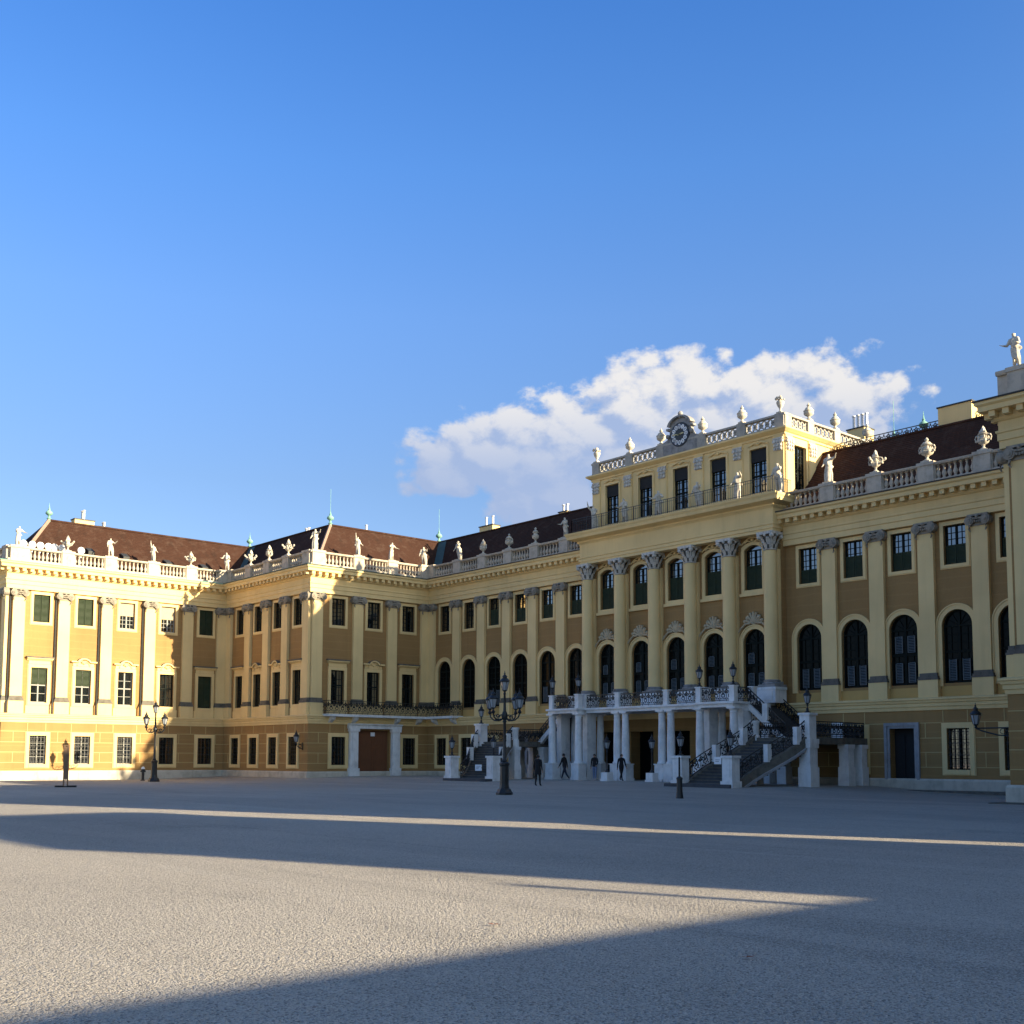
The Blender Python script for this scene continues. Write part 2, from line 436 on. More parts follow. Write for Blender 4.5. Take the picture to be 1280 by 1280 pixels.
def louvre_mesh(name, w, z0, z1, y=.12, m='shutter', leaves=2, pitch=.07):
    mb = MB()
    for k in range(leaves):
        a0 = -w/2+w*k/leaves+.02; a1 = -w/2+w*(k+1)/leaves-.02
        mb.box(a0, a0+.05, y, y+.045, z0, z1); mb.box(a1-.05, a1, y, y+.045, z0, z1)
        mb.box(a0+.05, a1-.05, y, y+.045, z0, z0+.06); mb.box(a0+.05, a1-.05, y, y+.045, z1-.06, z1)
        z = z0+.08
        while z < z1-.1:
            mb.raw([(a0+.05, y+.005, z), (a1-.05, y+.005, z), (a1-.05, y+.04, z+.055), (a0+.05, y+.04, z+.055)], [(0, 1, 2, 3)]); z += pitch
        mb.poly([(a0+.05, y+.043, z0+.06), (a1-.05, y+.043, z0+.06), (a1-.05, y+.043, z1-.06), (a0+.05, y+.043, z1-.06)])
    return mb.mesh(name, [m])
def swag(mb, a, b0, z, w, h, mi=0, b1=None):      # plaster ornament: scrolls either side of a shell
    for sd in (-1, 1):
        pts = []
        for i in range(11):
            t = i/10; pts.append((a+sd*(w*(1-t)+.10*t)*.9, b0-.03, z+h*(.15+.75*math.sin(t*PI*.55))))
        mb.tube(pts, .05, 5, mi, .075)
        for i in range(2):
            th = [(a+sd*(w*.86)+.09*math.cos(k*.9)*(1-k/12), b0-.03, z+h*.12+.09*math.sin(k*.9)*(1-k/12)) for k in range(9)]
        mb.tube(th, .03, 4, mi)
    for k in range(5):
        t = PI*(k+.5)/5; mb.tube([(a, b0-.03, z+h*.45), (a+.28*w*math.cos(t)*1.2, b0-.08, z+h*.5+.5*h*math.sin(t))], .05, 5, mi, .07)
    mb.sphere((a, b0-.06, z+h*.5), .10, 8, mi)

# ground-floor barred window
mb = MB(); frame_rect(mb, 1.22, 1.20, 3.32, .24, sill=.03); WT['g'] = [mb.mesh('window', ['cream'])]
gr = MB()
for k in range(5): a = -.61+1.22*(k+.5)/5; gr.tube([(a, .03, 1.2), (a, .03, 3.32)], .014, 4)
for k in range(7): z = 1.2+2.12*(k+.5)/7; gr.tube([(-.61, .03, z), (.61, .03, z)], .014, 4)
for k in range(5):
    for j in range(4):
        a = -.61+1.22*(k+.5)/5; z = 1.2+2.12*(2*j+1)/8
        gr.tube([(a+.07*math.cos(q*1.05), .03, z+.10*math.sin(q*1.05)) for q in range(7)], .011, 4)
WT['g'] += [('grille', gr.mesh('grille', ['iron'])), ('sash', sash_mesh('sash', 1.22, 1.2, 3.32, 4, 4, .17)), ('pane', pane_mesh('pane', 1.22, 1.2, 3.32, .215))]
WT['gs'] = [WT['g'][0], ('grille', WT['g'][1][1]), ('sash', sash_mesh('sash', 1.22, 1.2, 3.32, 4, 4, .17, m='sashwhite')), ('pane', pane_mesh('pane', 1.22, 1.2, 3.32, .215))]
# first-floor window with straight hood / curved hood
def nobile(curved):
    mb = MB(); frame_rect(mb, 1.20, 5.79, 8.40, .20); mb.box(-.92, .92, -.05, .02, 4.96, 5.54)
    mb.box(-.80, .80, -.05, .02, 8.66, 8.93)
    if not curved:
        mb.sweep(-.95, .95, [(-.02, 8.93), (.10, 8.93), (.16, 9.0), (.26, 9.03), (.26, 9.10), (.02, 9.20), (-.02, 9.2)], 0, 0)
        mb.v = [(x, -y if False else y, z) for x, y, z in mb.v]
        n = 7*2
        mb.v[-n:] = [(x, -y, z) for x, y, z in mb.v[-n:]]
        mb.box(-1.02, 1.02, -.30, .02, 9.12, 9.21, 1)
    else:
        for sd in (-1, 1):
            mb.box(min(sd*.98, sd*.45), max(sd*.98, sd*.45), -.24, .02, 8.95, 9.06)
        mb.arc(0, 8.72, .50, .62, PI*.18, PI*.82, -.26, .02, 12, 0, .95)
        mb.arc(0, 8.72, .62, .66, PI*.18, PI*.82, -.29, .02, 12, 1, .95)
        swag(mb, 0, -.04, 8.70, .55, .42)
    return mb.mesh('window', ['cream', 'grime_shade'])
ns, nc = nobile(False), nobile(True)
sn = sash_mesh('sash', 1.20, 5.79, 8.40, 4, 4, .17, transom=[7.25]); snw = sash_mesh('sash', 1.20, 5.79, 8.40, 2, 4, .17, transom=[7.1], m='sashwhite')
pn = pane_mesh('pane', 1.20, 5.79, 8.40)
lvn = louvre_mesh('shutter', 1.12, 7.18, 8.33, .10); lvn_full = louvre_mesh('shutter', 1.12, 5.86, 8.33, .10)
lvl = louvre_mesh('shutter', 1.12, 5.86, 7.0, .235, 'shutter')
WT['n'] = [ns, ('sash', sn), ('pane', pn)]; WT['nc'] = [nc, ('sash', sn), ('pane', pn)]
WT['nsh'] = [ns, ('sash', snw), ('pane', pn), ('shutter', lvn)]; WT['ncsh'] = [nc, ('sash', snw), ('pane', pn), ('shutter', lvn)]
WT['ncw'] = [nc, ('sash', snw), ('pane', pn)]; WT['nfull'] = [ns, ('sash', sn), ('pane', pn), ('shutter', lvn_full)]
# upper window
mb = MB(); frame_rect(mb, 1.22, 11.83, 13.90, .17); fu = mb.mesh('window', ['cream'])
su = sash_mesh('sash', 1.22, 11.83, 13.90, 4, 6, .17); pu = pane_mesh('pane', 1.22, 11.83, 13.90)
suw = sash_mesh('sash', 1.22, 11.83, 13.90, 4, 6, .17, m='sashwhite')
WT['u'] = [fu, ('sash', su), ('pane', pu)]
for nm, z in (('uh', 12.85), ('uh2', 12.65), ('uh3', 13.05)): WT[nm] = [fu, ('sash', su), ('pane', pu), ('shutter', louvre_mesh('shutter', 1.10, 11.9, z, .10))]
WT['ufull'] = [fu, ('sash', su), ('pane', pu), ('shutter', louvre_mesh('shutter', 1.12, 11.9, 13.84, .10))]
mb = MB(); mb.poly([(-.54, .14, 12.9), (.54, .14, 12.9), (.54, .14, 13.83), (-.54, .14, 13.83)]); mb.box(-.54, .54, .12, .15, 12.86, 12.9)
WT['ublind'] = [fu, ('sash', suw), ('pane', pu), ('blind', mb.mesh('blind', ['sunblind']))]
# arched window
def arched(o, t=.24, extra=0):
    mb = MB(); w = o['w']/2; sp = o['sp']; rz = (o['z1']-sp)/w
    for r0, r1, y in ((w, w+t, -.09), (w+t, w+t+.07, -.13)):
        mb.arc(0, sp, r0, r1, 0, PI, y, .02, 20, 0, rz)
        for sd in (-1, 1): mb.box(min(sd*r0, sd*r1), max(sd*r0, sd*r1), y, .02, o['z0']-.15, sp)
    if extra:
        for r0, r1, y in ((w+.44, w+.56, -.08),):
            mb.arc(0, sp, r0, r1, PI*.02, PI*.98, y, .02, 20, 0, rz)
        for sd in (-1, 1): mb.box(min(sd*(w+.44), sd*(w+.56)), max(sd*(w+.44), sd*(w+.56)), -.08, .02, o['z0']-.1, sp)
    mb.box(-.96, .96, -.035, .02, 4.96, 5.5, 1)
    return mb.mesh('window', ['cream', 'panel'])
def arch_sash(o):
    mb = MB(); w = o['w']/2; sp = o['sp']; z0 = o['z0']; y = .16; rz = (o['z1']-sp)/w
    mb.arc(0, sp, w-.08, w, 0, PI, y, y+.06, 18, 0, rz)
    for sd in (-1, 1): mb.box(min(sd*w, sd*(w-.08)), max(sd*w, sd*(w-.08)), y, y+.06, z0, sp)
    mb.box(-.07, .07, y-.02, y+.055, z0, o['z1']-.06)
    for z in (z0+.04, 7.28, sp): mb.box(-w+.08, w-.08, y-.01, y+.05, z-.05, z+.05)
    for sd in (-1, 1):
        mb.box(min(sd*.42, sd*.46), max(sd*.42, sd*.46), y+.01, y+.045, z0+.1, sp)
    for k in range(1, 7): z = z0+(sp-z0)*k/7; mb.box(-w+.08, w-.08, y+.012, y+.043, z-.016, z+.016)
    for k in (1, 2, 4, 5):
        t = PI*k/6; mb.tube([(0, y+.02, sp), ((w-.06)*math.cos(t), y+.02, sp+(w-.06)*rz*math.sin(t))], .016, 4)
    return mb.mesh('sash', ['sash'])
OA, ORA, ORU = oa(0), ora(0), oru(0)
asash = arch_sash(OA); apane = pane_mesh('pane', 1.66, 5.66, 0, .215, 'glassdim', OA)
WT['a'] = [arched(OA), ('sash', asash), ('pane', apane)]
lv1 = louvre_mesh('shutter', 1.30, 5.80, 6.95, .235, 'louvre'); 
mbl = MB()
def al(a0, a1, z0, z1):
    z = z0
    mbl.box(a0, a0+.04, .10, .14, z0, z1); mbl.box(a1-.04, a1, .10, .14, z0, z1)
    while z < z1:
        mbl.raw([(a0+.04, .10, z), (a1-.04, .10, z), (a1-.04, .14, z+.05), (a0+.04, .14, z+.05)], [(0, 1, 2, 3)]); z += .085
al(-.58, -.16, 5.8, 6.9); al(.16, .58, 5.8, 6.9)
WT['al'] = [WT['a'][0], ('sash', asash), ('pane', apane), ('shutter', mbl.mesh('shutter', ['louvre']))]
mbl = MB(); al(-.58, -.16, 5.8, 6.85); al(.16, .58, 5.8, 6.85); al(-.58, -.14, 7.4, 8.3); al(.14, .58, 7.4, 8.3)
WT['al2'] = [WT['a'][0], ('sash', asash), ('pane', apane), ('shutter', mbl.mesh('shutter', ['louvre']))]
rsash = arch_sash(ORA); rpane = pane_mesh('pane', 1.64, 5.72, 0, .215, 'glassdim', ORA)
mbl = MB(); al(-.58, -.16, 5.85, 6.8); al(.16, .58, 5.85, 6.8); al(-.58, -.14, 7.4, 8.0)
WT['ra'] = [arched(ORA, .2, 1), ('sash', rsash), ('pane', rpane), ('shutter', mbl.mesh('shutter', ['louvre']))]
# projection upper window with segmental head
mb = MB(); t = .2; w = .65
for a0, a1, y in ((w, w+t, -.10), (w+t, w+t+.06, -.06)):
    for sd in (-1, 1): mb.box(min(sd*a0, sd*a1), max(sd*a0, sd*a1), y, .02, 11.62, 14.22)
mb.box(-1.0, 1.0, -.14, .02, 11.44, 11.62); mb.box(-w, w, -.10, .02, 11.62, 11.80)
pts = arch_pts(ORU)
mb.extr([(-w-t, 14.22), (-w, 14.22)]+pts[1:-1]+[(w, 14.22), (w+t, 14.22)]+[(a*1.30, c+.19) for a, c in reversed(pts)], -.10, .02)
for sd in (-1, 1):
    mb.tube([(sd*1.0, -.08, 14.62), (sd*.8, -.1, 14.60), (sd*.55, -.11, 14.78), (sd*.25, -.12, 14.93), (0, -.12, 14.96)], .045, 5)
    mb.tube([(sd*.6, -.1, 14.66), (sd*.35, -.1, 14.78), (sd*.12, -.1, 14.70)], .05, 5)
mb.sphere((0, -.1, 14.80), .12, 8)
WT['ru'] = [mb.mesh('window', ['cream'])]
s_ = sash_mesh('sash', 1.30, 11.80, 14.24, 4, 6, .17); mb = MB(); mb.extr([(-.65, 14.2)]+[(a, c) for a, c in pts]+[(.65, 14.2)], .165, .225) if False else None
WT['ru'] += [('sash', s_), ('pane', pane_mesh('pane', 1.30, 11.80, 0, .215, 'glass', ORU)), ('shutter', louvre_mesh('shutter', 1.16, 11.88, 13.28, .10))]
def put_window(kind, F, s, d=0., parent=PAL):
    t = WT[kind]; W = F.W(s, d); o = ob('window', t[0], parent, W)
    for nm, me in t[1:]: ob(nm, me, o, W)
    return o

# pilasters -------------------------------------------------------
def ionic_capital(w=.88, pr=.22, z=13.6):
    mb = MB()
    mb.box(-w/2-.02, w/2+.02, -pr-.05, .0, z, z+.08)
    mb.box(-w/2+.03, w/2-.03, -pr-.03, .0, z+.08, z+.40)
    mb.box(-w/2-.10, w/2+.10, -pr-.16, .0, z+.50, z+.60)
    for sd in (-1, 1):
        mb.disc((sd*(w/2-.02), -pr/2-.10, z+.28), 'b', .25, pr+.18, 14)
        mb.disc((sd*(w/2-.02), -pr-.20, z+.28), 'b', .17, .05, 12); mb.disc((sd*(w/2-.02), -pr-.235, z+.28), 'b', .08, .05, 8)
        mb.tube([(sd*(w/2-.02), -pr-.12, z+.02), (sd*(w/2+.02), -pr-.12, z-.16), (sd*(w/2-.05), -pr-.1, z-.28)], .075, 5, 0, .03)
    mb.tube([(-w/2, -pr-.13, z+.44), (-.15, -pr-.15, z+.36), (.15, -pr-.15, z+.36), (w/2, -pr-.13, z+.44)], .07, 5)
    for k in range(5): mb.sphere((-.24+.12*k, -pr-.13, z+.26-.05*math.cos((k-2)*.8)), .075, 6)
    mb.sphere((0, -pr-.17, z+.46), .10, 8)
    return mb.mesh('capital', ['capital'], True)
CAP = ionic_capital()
def pilaster_mesh(w=.88, pr=.22):
    mb = MB()
    mb.box(-w/2, w/2, -pr, 0, 6.22, 13.6, 0)
    mb.box(-w/2-.12, w/2+.12, -pr-.10, 0, 4.92, 5.86, 0)
    mb.box(-w/2-.14, w/2+.14, -pr-.12, 0, 5.86, 5.95, 1); mb.box(-w/2-.10, w/2+.10, -pr-.08, 0, 5.95, 6.06, 1); mb.box(-w/2-.05, w/2+.05, -pr-.04, 0, 6.06, 6.22, 1)
    return mb.mesh('pilaster', ['cream', 'grime_shade'])
PIL = pilaster_mesh()
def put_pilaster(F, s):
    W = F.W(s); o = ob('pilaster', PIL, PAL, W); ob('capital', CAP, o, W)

# shared mouldings ------------------------------------------------
ENT = [(0, 14.18), (.24, 14.18), (.24, 14.50), (.29, 14.52), (.29, 14.80), (.34, 14.84), (.34, 14.92), (.25, 14.95), (.25, 15.30), (.32, 15.34), (.38, 15.42),
       (.38, 15.68), (.82, 15.70), (.82, 15.90), (.92, 15.98), (.92, 16.10), (0, 16.10)]
GUT = [(.0, 16.10), (.97, 16.10), (.99, 16.16), (.2, 16.24), (0, 16.24)]
STR = [(0, 4.28), (.31, 4.28), (.33, 4.46), (.38, 4.48), (.38, 4.64), (.44, 4.68), (.46, 4.80), (.52, 4.82), (.52, 4.90), (.36, 4.95), (0, 4.95)]
PLI = [(.2, -.5), (.39, -.5), (.39, .62), (.33, .72), (.2, .72)]
def mouldings(F, s0, s1, m0, m1, dent=True, gut='copperdark', strcourse=True):
    mb = MB(F); mb.sweep(s0, s1, ENT, m0, m1, 0)
    a, b = s0-m0*.38+.1, s1+m1*.38-.1
    n = max(2, int((b-a)/.56)); st = (b-a)/n
    for k in range(n+1):
        c = a+st*k
        mb.box(c-.13, c+.13, .37, .74, 15.46, 15.70, 0)
    part('cornice', mb, ['cream'])
    mb = MB(F); mb.sweep(s0, s1, GUT, m0, m1, 0); part('gutter', mb, [gut])
    if strcourse: mb = MB(F); mb.sweep(s0, s1, STR, m0, m1, 0); part('string_course', mb, ['cream'])
    mb = MB(F); mb.sweep(s0, s1, PLI, m0, m1, 0); part('plinth', mb, ['plinth'])
def baluster_prof(h=.78):
    return [(.115, 0), (.115, .07*h), (.06, .12*h), (.085, .22*h), (.13, .36*h), (.11, .48*h), (.065, .62*h), (.055, .80*h), (.085, .87*h), (.06, .9*h), (.11, .94*h), (.11, h)]
def balustrade(F, s0, s1, peds, m0=0, m1=0, mi='balu', seg=8, base_d=.02, pw=.9, tops=()):
    mb = MB(F); d0, d1 = base_d-.22, base_d+.22
    mb.sweep(s0, s1, [(d0, 16.2), (d1, 16.2), (d1, 16.42), (d0, 16.42)], m0, m1, 0, True)
    mb.sweep(s0, s1, [(d0, 17.20), (d1, 17.20), (d1+.05, 17.26), (d1+.05, 17.34), (d0, 17.36)], m0, m1, 0, True)
    edges = []
    for p in peds:
        w = p[1] if isinstance(p, tuple) else pw; c = p[0] if isinstance(p, tuple) else p
        mb.box(c-w/2, c+w/2, d0-.03, d1+.04, 16.2, 17.24, 0); mb.box(c-w/2-.05, c+w/2+.05, d0-.06, d1+.09, 17.24, 17.42, 0)
        edges.append((c-w/2, c+w/2))
    edges.sort(); gaps = [(e[1], f[0]) for e, f in zip(edges, edges[1:])]
    if edges and s0 < edges[0][0]-.4: gaps.insert(0, (s0, edges[0][0]))
    if edges and s1 > edges[-1][1]+.4: gaps.append((edges[-1][1], s1))
    pr = baluster_prof()
    for a, b in gaps:
        if b-a < .3: continue
        n = max(1, round((b-a)/.31)); st = (b-a)/n
        for k in range(n): mb.lathe(pr, a+st*(k+.5), base_d, 16.42, seg, 0, False)
        mb.box(a, a+.06, d0+.05, d1-.05, 16.42, 17.2); mb.box(b-.06, b, d0+.05, d1-.05, 16.42, 17.2)
    return part('balustrade', mb, [mi], True)
def joints(F, s0, s1, holes, z0=.72):
    """pale raised rustication joints of the ground storey, broken at the openings"""
    mb = MB(F); t = .042; d = .012
    def free(a, b, za, zb):
        segs = [(a, b)]
        for h0, h1, hz0, hz1 in holes:
            if zb < hz0 or za > hz1: continue
            ns_ = []
            for p, q in segs:
                if h1 <= p or h0 >= q: ns_.append((p, q)); continue
                if h0 > p: ns_.append((p, h0))
                if h1 < q: ns_.append((h1, q))
            segs = ns_
        return segs
    levels = [1.32, 2.09, 2.83, 3.62]
    for z in levels:
        for a, b in free(s0, s1, z-.03, z+.03):
            if b-a > .1: mb.box(a, b, 0, d, z-t/2, z+t/2)
    rows = [(3.62, 4.28), (2.83, 3.62), (2.09, 2.83), (1.32, 2.09), (.72, 1.32)]
    for i, (za, zb) in enumerate(rows[:4]):
        s = s0+(.9 if i % 2 else 1.9)
        while s < s1-.3:
            ok = all(not (s > h0-.08 and s < h1+.08 and zb > hz0 and za < hz1) for h0, h1, hz0, hz1 in holes)
            if ok and i != 2: mb.box(s-t/2, s+t/2, 0, d, za+t/2, zb-t/2)
            s += (1.32, 1.9)[(int(s*7)+i) % 2]
    part('rustication_joint', mb, ['joint'])

GD = .25
def gF(F): return Facade((F.o[0]+F.n[0]*GD, F.o[1]+F.n[1]*GD), F.t, F.n)
def facade(F, s0, s1, m0, m1, bays, pils, kinds, ground=None, aprons=True, peds=(), gut='copperdark', arch=False, doors=(), strcourse=True, jo=True, base_d=.02):
    """bays: axes; kinds: (upper kinds, middle kinds, ground kinds) per bay, None = no opening"""
    ops = []
    fu_ = dict(u=ou, a=oa, n=on)
    for i, s in enumerate(bays):
        ku, kn, kg = kinds[0][i], kinds[1][i], kinds[2][i]
        if ku: ops.append(ou(s))
        if kn: ops.append(oa(s) if kn.startswith('a') else on(s))
        if kg in ('g', 'gs'): ops.append(og(s))
    for dd in doors: ops.append(dd)
    Fg = gF(F); a0, a1 = s0-m0*GD, s1+m1*GD
    part('wall', wall(F, s0, s1, 4.28, 16.2, [o for o in ops if o['z0'] > 4]), ['ochre', 'cream'])
    part('wall', wall(Fg, a0, a1, -.5, 4.30, [o for o in ops if o['z0'] < 4]), ['ochre', 'cream'])
    for i, s in enumerate(bays):
        for k in range(3):
            if kinds[k][i]: put_window(kinds[k][i], Fg if k == 2 else F, s)
    for s in pils: put_pilaster(F, s)
    holes = [(s-.9, s+.9, .9, 3.62) for i, s in enumerate(bays) if kinds[2][i]]
    for dd in doors: holes.append((dd['s']-dd['w']/2-dd.get('t', .35), dd['s']+dd['w']/2+dd.get('t', .35), -1, dd['z1']+.35))
    if jo: joints(Fg, a0, a1, holes)
    mouldings(F, s0, s1, m0, m1, True, gut, strcourse)
    if peds: balustrade(F, s0, s1, peds, m0, m1, 'balu', base_d=base_d)

# S1: sunlit left wing --------------------------------------------
B1 = [29.42, 32.72, 36.04, 39.45, 42.76]
facade(F1, Y1, Y2, 1, -1, B1, [27.72, 31.06, 34.37, 37.88, 41.1, 44.14],
       (['ufull', 'ufull', 'ublind', 'ublind', 'ufull'], ['nsh', 'ncsh', 'ncw', 'nc', 'nfull'], ['gs', 'gs', 'gs', 'g', 'g']),
       peds=[(27.62, 1.35), 31.18, 34.5, 38.0, 41.25, (44.2, .95)], gut='copper')
# outer end face of the left wing
facade(F0, X1-9.5, X1, -0, 1, [], [X1-.35, X1-3.4], ([], [], []), peds=[X1-.5, X1-4])
# S2: return wing facing the court --------------------------------
B2 = [-85.02, -81.98, -78.88, -75.83]
facade(F2, X1, X3, -1, 1, B2, [-86.80, -83.48, -80.5, -77.55, -74.42], (['u', 'u', 'u', 'u'], ['n', 'nc', 'nc', 'n'], ['g', 'g', 'g', 'g']),
       peds=[(-86.9, .95), -84.2, -81.2, -78.2, -75.2] and [(-86.85, 1.0), -83.5, -80.5, -77.5, (-74.45, 1.0)])
# S3 with the gate ------------------------------------------------
B3 = [47.07, 50.33, 53.66]
gate = dict(s=50.33, w=2.95, z0=-.5, z1=3.86, depth=.5, t=1.1)
facade(F3, Y2, Y4, 1, -1, B3, [45.14, 48.78, 52.0, 55.3], (['u', 'u', 'u'], ['n', 'nc', 'n'], ['g', None, 'g']), doors=[gate],
       peds=[(45.1, 1.1), 48.72, 51.95, (55.2, .9)])
# S4 left and right of the central projection ---------------------
B4 = [-71.78, -68.70, -65.70, -62.67, -59.73, -56.78]
doorL = dict(s=-62.56, w=1.42, z0=-.5, z1=3.36, depth=.5, t=.3); doorR = dict(s=mir(-62.56), w=1.42, z0=-.5, z1=3.36, depth=.5, t=.3)
P4 = [-73.45, -70.15, -67.1, -64.14, -61.23, -58.24]
facade(F4, X3, CX-8.0, -1, 0, B4, P4, (['u', 'u', 'uh3', 'uh', 'uh', 'uh'], ['a', 'a', 'al', 'a', 'al', 'a'], ['g', 'g', 'g', None, 'g', None]), doors=[doorL],
       peds=[(-73.5, .9), -70.07, -67.0, -63.95, -61.0, -57.85], arch=True, gut='lead')
facade(F4, CX+8.0, XR3, 0, -1, [mir(b) for b in reversed(B4)], [mir(b) for b in reversed(P4)],
       (['uh2', 'uh3', 'uh', 'uh', 'uh', 'uh'], ['al', 'al', 'al2', 'al', 'a', 'a'], [None, 'g', None, 'g', 'g', 'g']), doors=[doorR],
       peds=[-36.2, -33.18, -30.14, -27.05, -24.0, (-21.0, .9)], arch=True, gut='lead')
# right wing (its corner closes the view, the rest shades the court)
facade(F2, XR3, XR1, 1, 1, [mir(b) for b in reversed(B2)][:2], [-20.06, -16.9, -13.98, -10.98, -7.6], (['u', 'u'], ['n', 'nc'], ['g', 'g']), peds=[(-20.0, 1.0), -16.9, -14, -11, (-7.6, 1)], gut='lead')
facade(F3r, -Y4, -Y2, -1, 1, [], [-55.3, -52.0, -48.78, -45.14], ([], [], []), peds=[-55.2, -51.95, -48.72, (-45.1, 1.1)], gut='lead')
facade(F1r, -Y2, -Y1R, -1, 1, [], [], ([], [], []), peds=[-44, -40.5, -37, -33.5, -30.1], gut='lead')
F0r = Facade((0, Y1R), (1, 0), (0, -1))
facade(F0r, XR1, XR1+9.5, 1, 0, [], [], ([], [], []), peds=[XR1+.6, XR1+5], gut='lead')

mb = MB(); mb.box(XR1+3.5, XR1+9.5, 27.40, Y1R-.3, -.5, 6.0); part('shadow_block', mb, ['ochre'])  # unseen block added to narrow the lit strip on the gravel
# gate of S3 ------------------------------------------------------
F3g, F4g = gF(F3), gF(F4)
mb = MB(F3g)
c = 50.33
for k, (a0, a1) in enumerate(((c-1.475, c-.01), (c+.01, c+1.475))):
    mb.box(a0, a1, -.40, -.30, -.3, 3.86)
    for z0, z1 in ((.5, 1.3), (1.5, 2.5), (2.7, 3.6)):
        mb.box(a0+.2, a1-.2, -.30, -.26, z0, z1); mb.box(a0+.32, a1-.32, -.26, -.235, z0+.12, z1-.12)
gt = part('gate', mb, ['wood'])
mb = MB(F3g); mb.box(c-.14, c+.22, -.28, -.20, 3.42, 3.72); part('gate_sign', mb, ['paper'], parent=gt)
mb = MB(F3g)
for sd in (-1, 1):
    a = c+sd*1.95
    mb.box(a-.45, a+.45, 0, .34, -.5, .95); mb.box(a-.36, a+.36, 0, .26, .95, 3.75); mb.box(a-.44, a+.44, 0, .34, 3.75, 3.98)
    mb.box(a-.16, a+.16, .26, .30, 1.1, 3.6)
mb.sweep(c-2.45, c+2.45, [(0, 3.98), (.30, 3.98), (.30, 4.22), (.42, 4.26), (.46, 4.36), (0, 4.38)], 0, 0)
part('gate_surround', mb, ['marble'])
# doors of S4
for dd in (doorL, doorR):
    mb = MB(F4g); s = dd['s']; w = .71
    for sd in (-1, 1):
        for t0, t1, d in ((0, .14, .06), (.14, .30, .12)):
            mb.box(min(s+sd*(w+t0), s+sd*(w+t1)), max(s+sd*(w+t0), s+sd*(w+t1)), 0, d, -.4, 3.36+t1)
    mb.box(s-w, s+w, 0, .06, 3.36, 3.50); mb.box(s-w-.14, s+w+.14, 0, .12, 3.50, 3.66)
    part('door_surround', mb, ['doorstone'])
    mb = MB(F4g); mb.poly([(s-w, -.48, -.4), (s+w, -.48, -.4), (s+w, -.48, 3.36), (s-w, -.48, 3.36)])
    for k in range(2): mb.box(s-w+.1+k*.7, s-.1+k*.7, -.47, -.43, .4, 3.0)
    part('door', mb, ['blindblack'])
# balcony over the gate, carried round the corner -----------------
def scroll_panel(mb, P0, P1, z0, z1, mi=0, unit=.5, r=.022):
    """wrought-iron panel between two points (each (a,b,zbase)), scrolls, rails"""
    P0, P1 = Vector(P0), Vector(P1); L = (P1-P0).length; n = max(1, round(math.hypot(P1.x-P0.x, P1.y-P0.y)/unit))
    h = z1-z0
    def P(t, z): q = P0+(P1-P0)*t; return (q.x, q.y, q.z+z0+z)
    mb.tube([P(0, h), P(1, h)], .035, 4, mi); mb.tube([P(0, .08), P(1, .08)], .025, 4, mi)
    for k in range(n+1): mb.tube([P(k/n, .0), P(k/n, h)], .016, 4, mi)
    for k in range(n):
        m = (k+.5)/n; u = 1/n
        for sd in (-1, 1):
            pts = []
            for q in range(11):
                th = q*.62; rr = .20*(1-q/14)
                pts.append(P(m+sd*u*(.05+rr*1.1*math.sin(th)), h*(.30+.45*rr*5*.5*(1-math.cos(th))*.5+.02*q)))
            mb.tube(pts, r, 4, mi)
            pts = [P(m+sd*u*(.44-.16*(1-math.cos(q*.7))*(1-q/16)), h*(.88-.30*(q/9)-.10*math.sin(q*.7))) for q in range(10)]
            mb.tube(pts, r*.8, 4, mi)
        pts = [P(m+u*.13*math.cos(q*PI/4), h*(.66+.12*math.sin(q*PI/4))) for q in range(9)]
        mb.tube(pts, r, 4, mi)
        for q, (da, hh) in enumerate(((.0, .22), (-.30, .22), (.30, .22), (-.36, .62), (.36, .62), (0, .86))):
            c = P(m+u*da, h*hh); mb.sphere(c, .042+.01*(q % 2), 5, mi)
bal = MB()
Xb = X3+1.05; Yb = Y4-1.0
mb = MB(); mb.box(X3+.05, Xb+.05, 45.6, Y4-.05, 4.84, 5.02); mb.box(Xb+.05, -69.35, Yb-.05, Y4-.05, 4.84, 5.02)
bo = part('balcony', mb, ['marble'])
for s in (46.3, 48.35, 52.3, 54.4):
    mb = MB()
    mb.raw([(X3, s-.16, 4.84), (X3+.9, s-.16, 4.84), (X3+.75, s-.16, 4.60), (X3+.25, s-.16, 4.35), (X3, s-.16, 4.25),
            (X3, s+.16, 4.84), (X3+.9, s+.16, 4.84), (X3+.75, s+.16, 4.60), (X3+.25, s+.16, 4.35), (X3, s+.16, 4.25)],
           [(0,1,2,3,4), (5,6,7,8,9), (0,1,6,5), (1,2,7,6), (2,3,8,7), (3,4,9,8)])
    part('bracket', mb, ['marble'], parent=bo)
for s in (-72.3, -69.9):
    mb = MB()
    mb.raw([(s-.16, Y4, 4.84), (s-.16, Y4-.9, 4.84), (s-.16, Y4-.75, 4.6), (s-.16, Y4-.25, 4.35), (s-.16, Y4, 4.25),
            (s+.16, Y4, 4.84), (s+.16, Y4-.9, 4.84), (s+.16, Y4-.75, 4.6), (s+.16, Y4-.25, 4.35), (s+.16, Y4, 4.25)],
           [(0,1,2,3,4), (5,6,7,8,9), (0,1,6,5), (1,2,7,6), (2,3,8,7), (3,4,9,8)])
    part('bracket', mb, ['marble'], parent=bo)
mb = MB()
scroll_panel(mb, (X3+.1, 45.65, 5.02), (Xb, 45.65, 5.02), 0, 1.0); scroll_panel(mb, (Xb, 45.65, 5.02), (Xb, Yb, 5.02), 0, 1.0, r=.035); scroll_panel(mb, (Xb, Yb, 5.02), (-69.4, Yb, 5.02), 0, 1.0, r=.035)
scroll_panel(mb, (-69.4, Yb, 5.02), (-69.4, Y4-.1, 5.02), 0, 1.0)
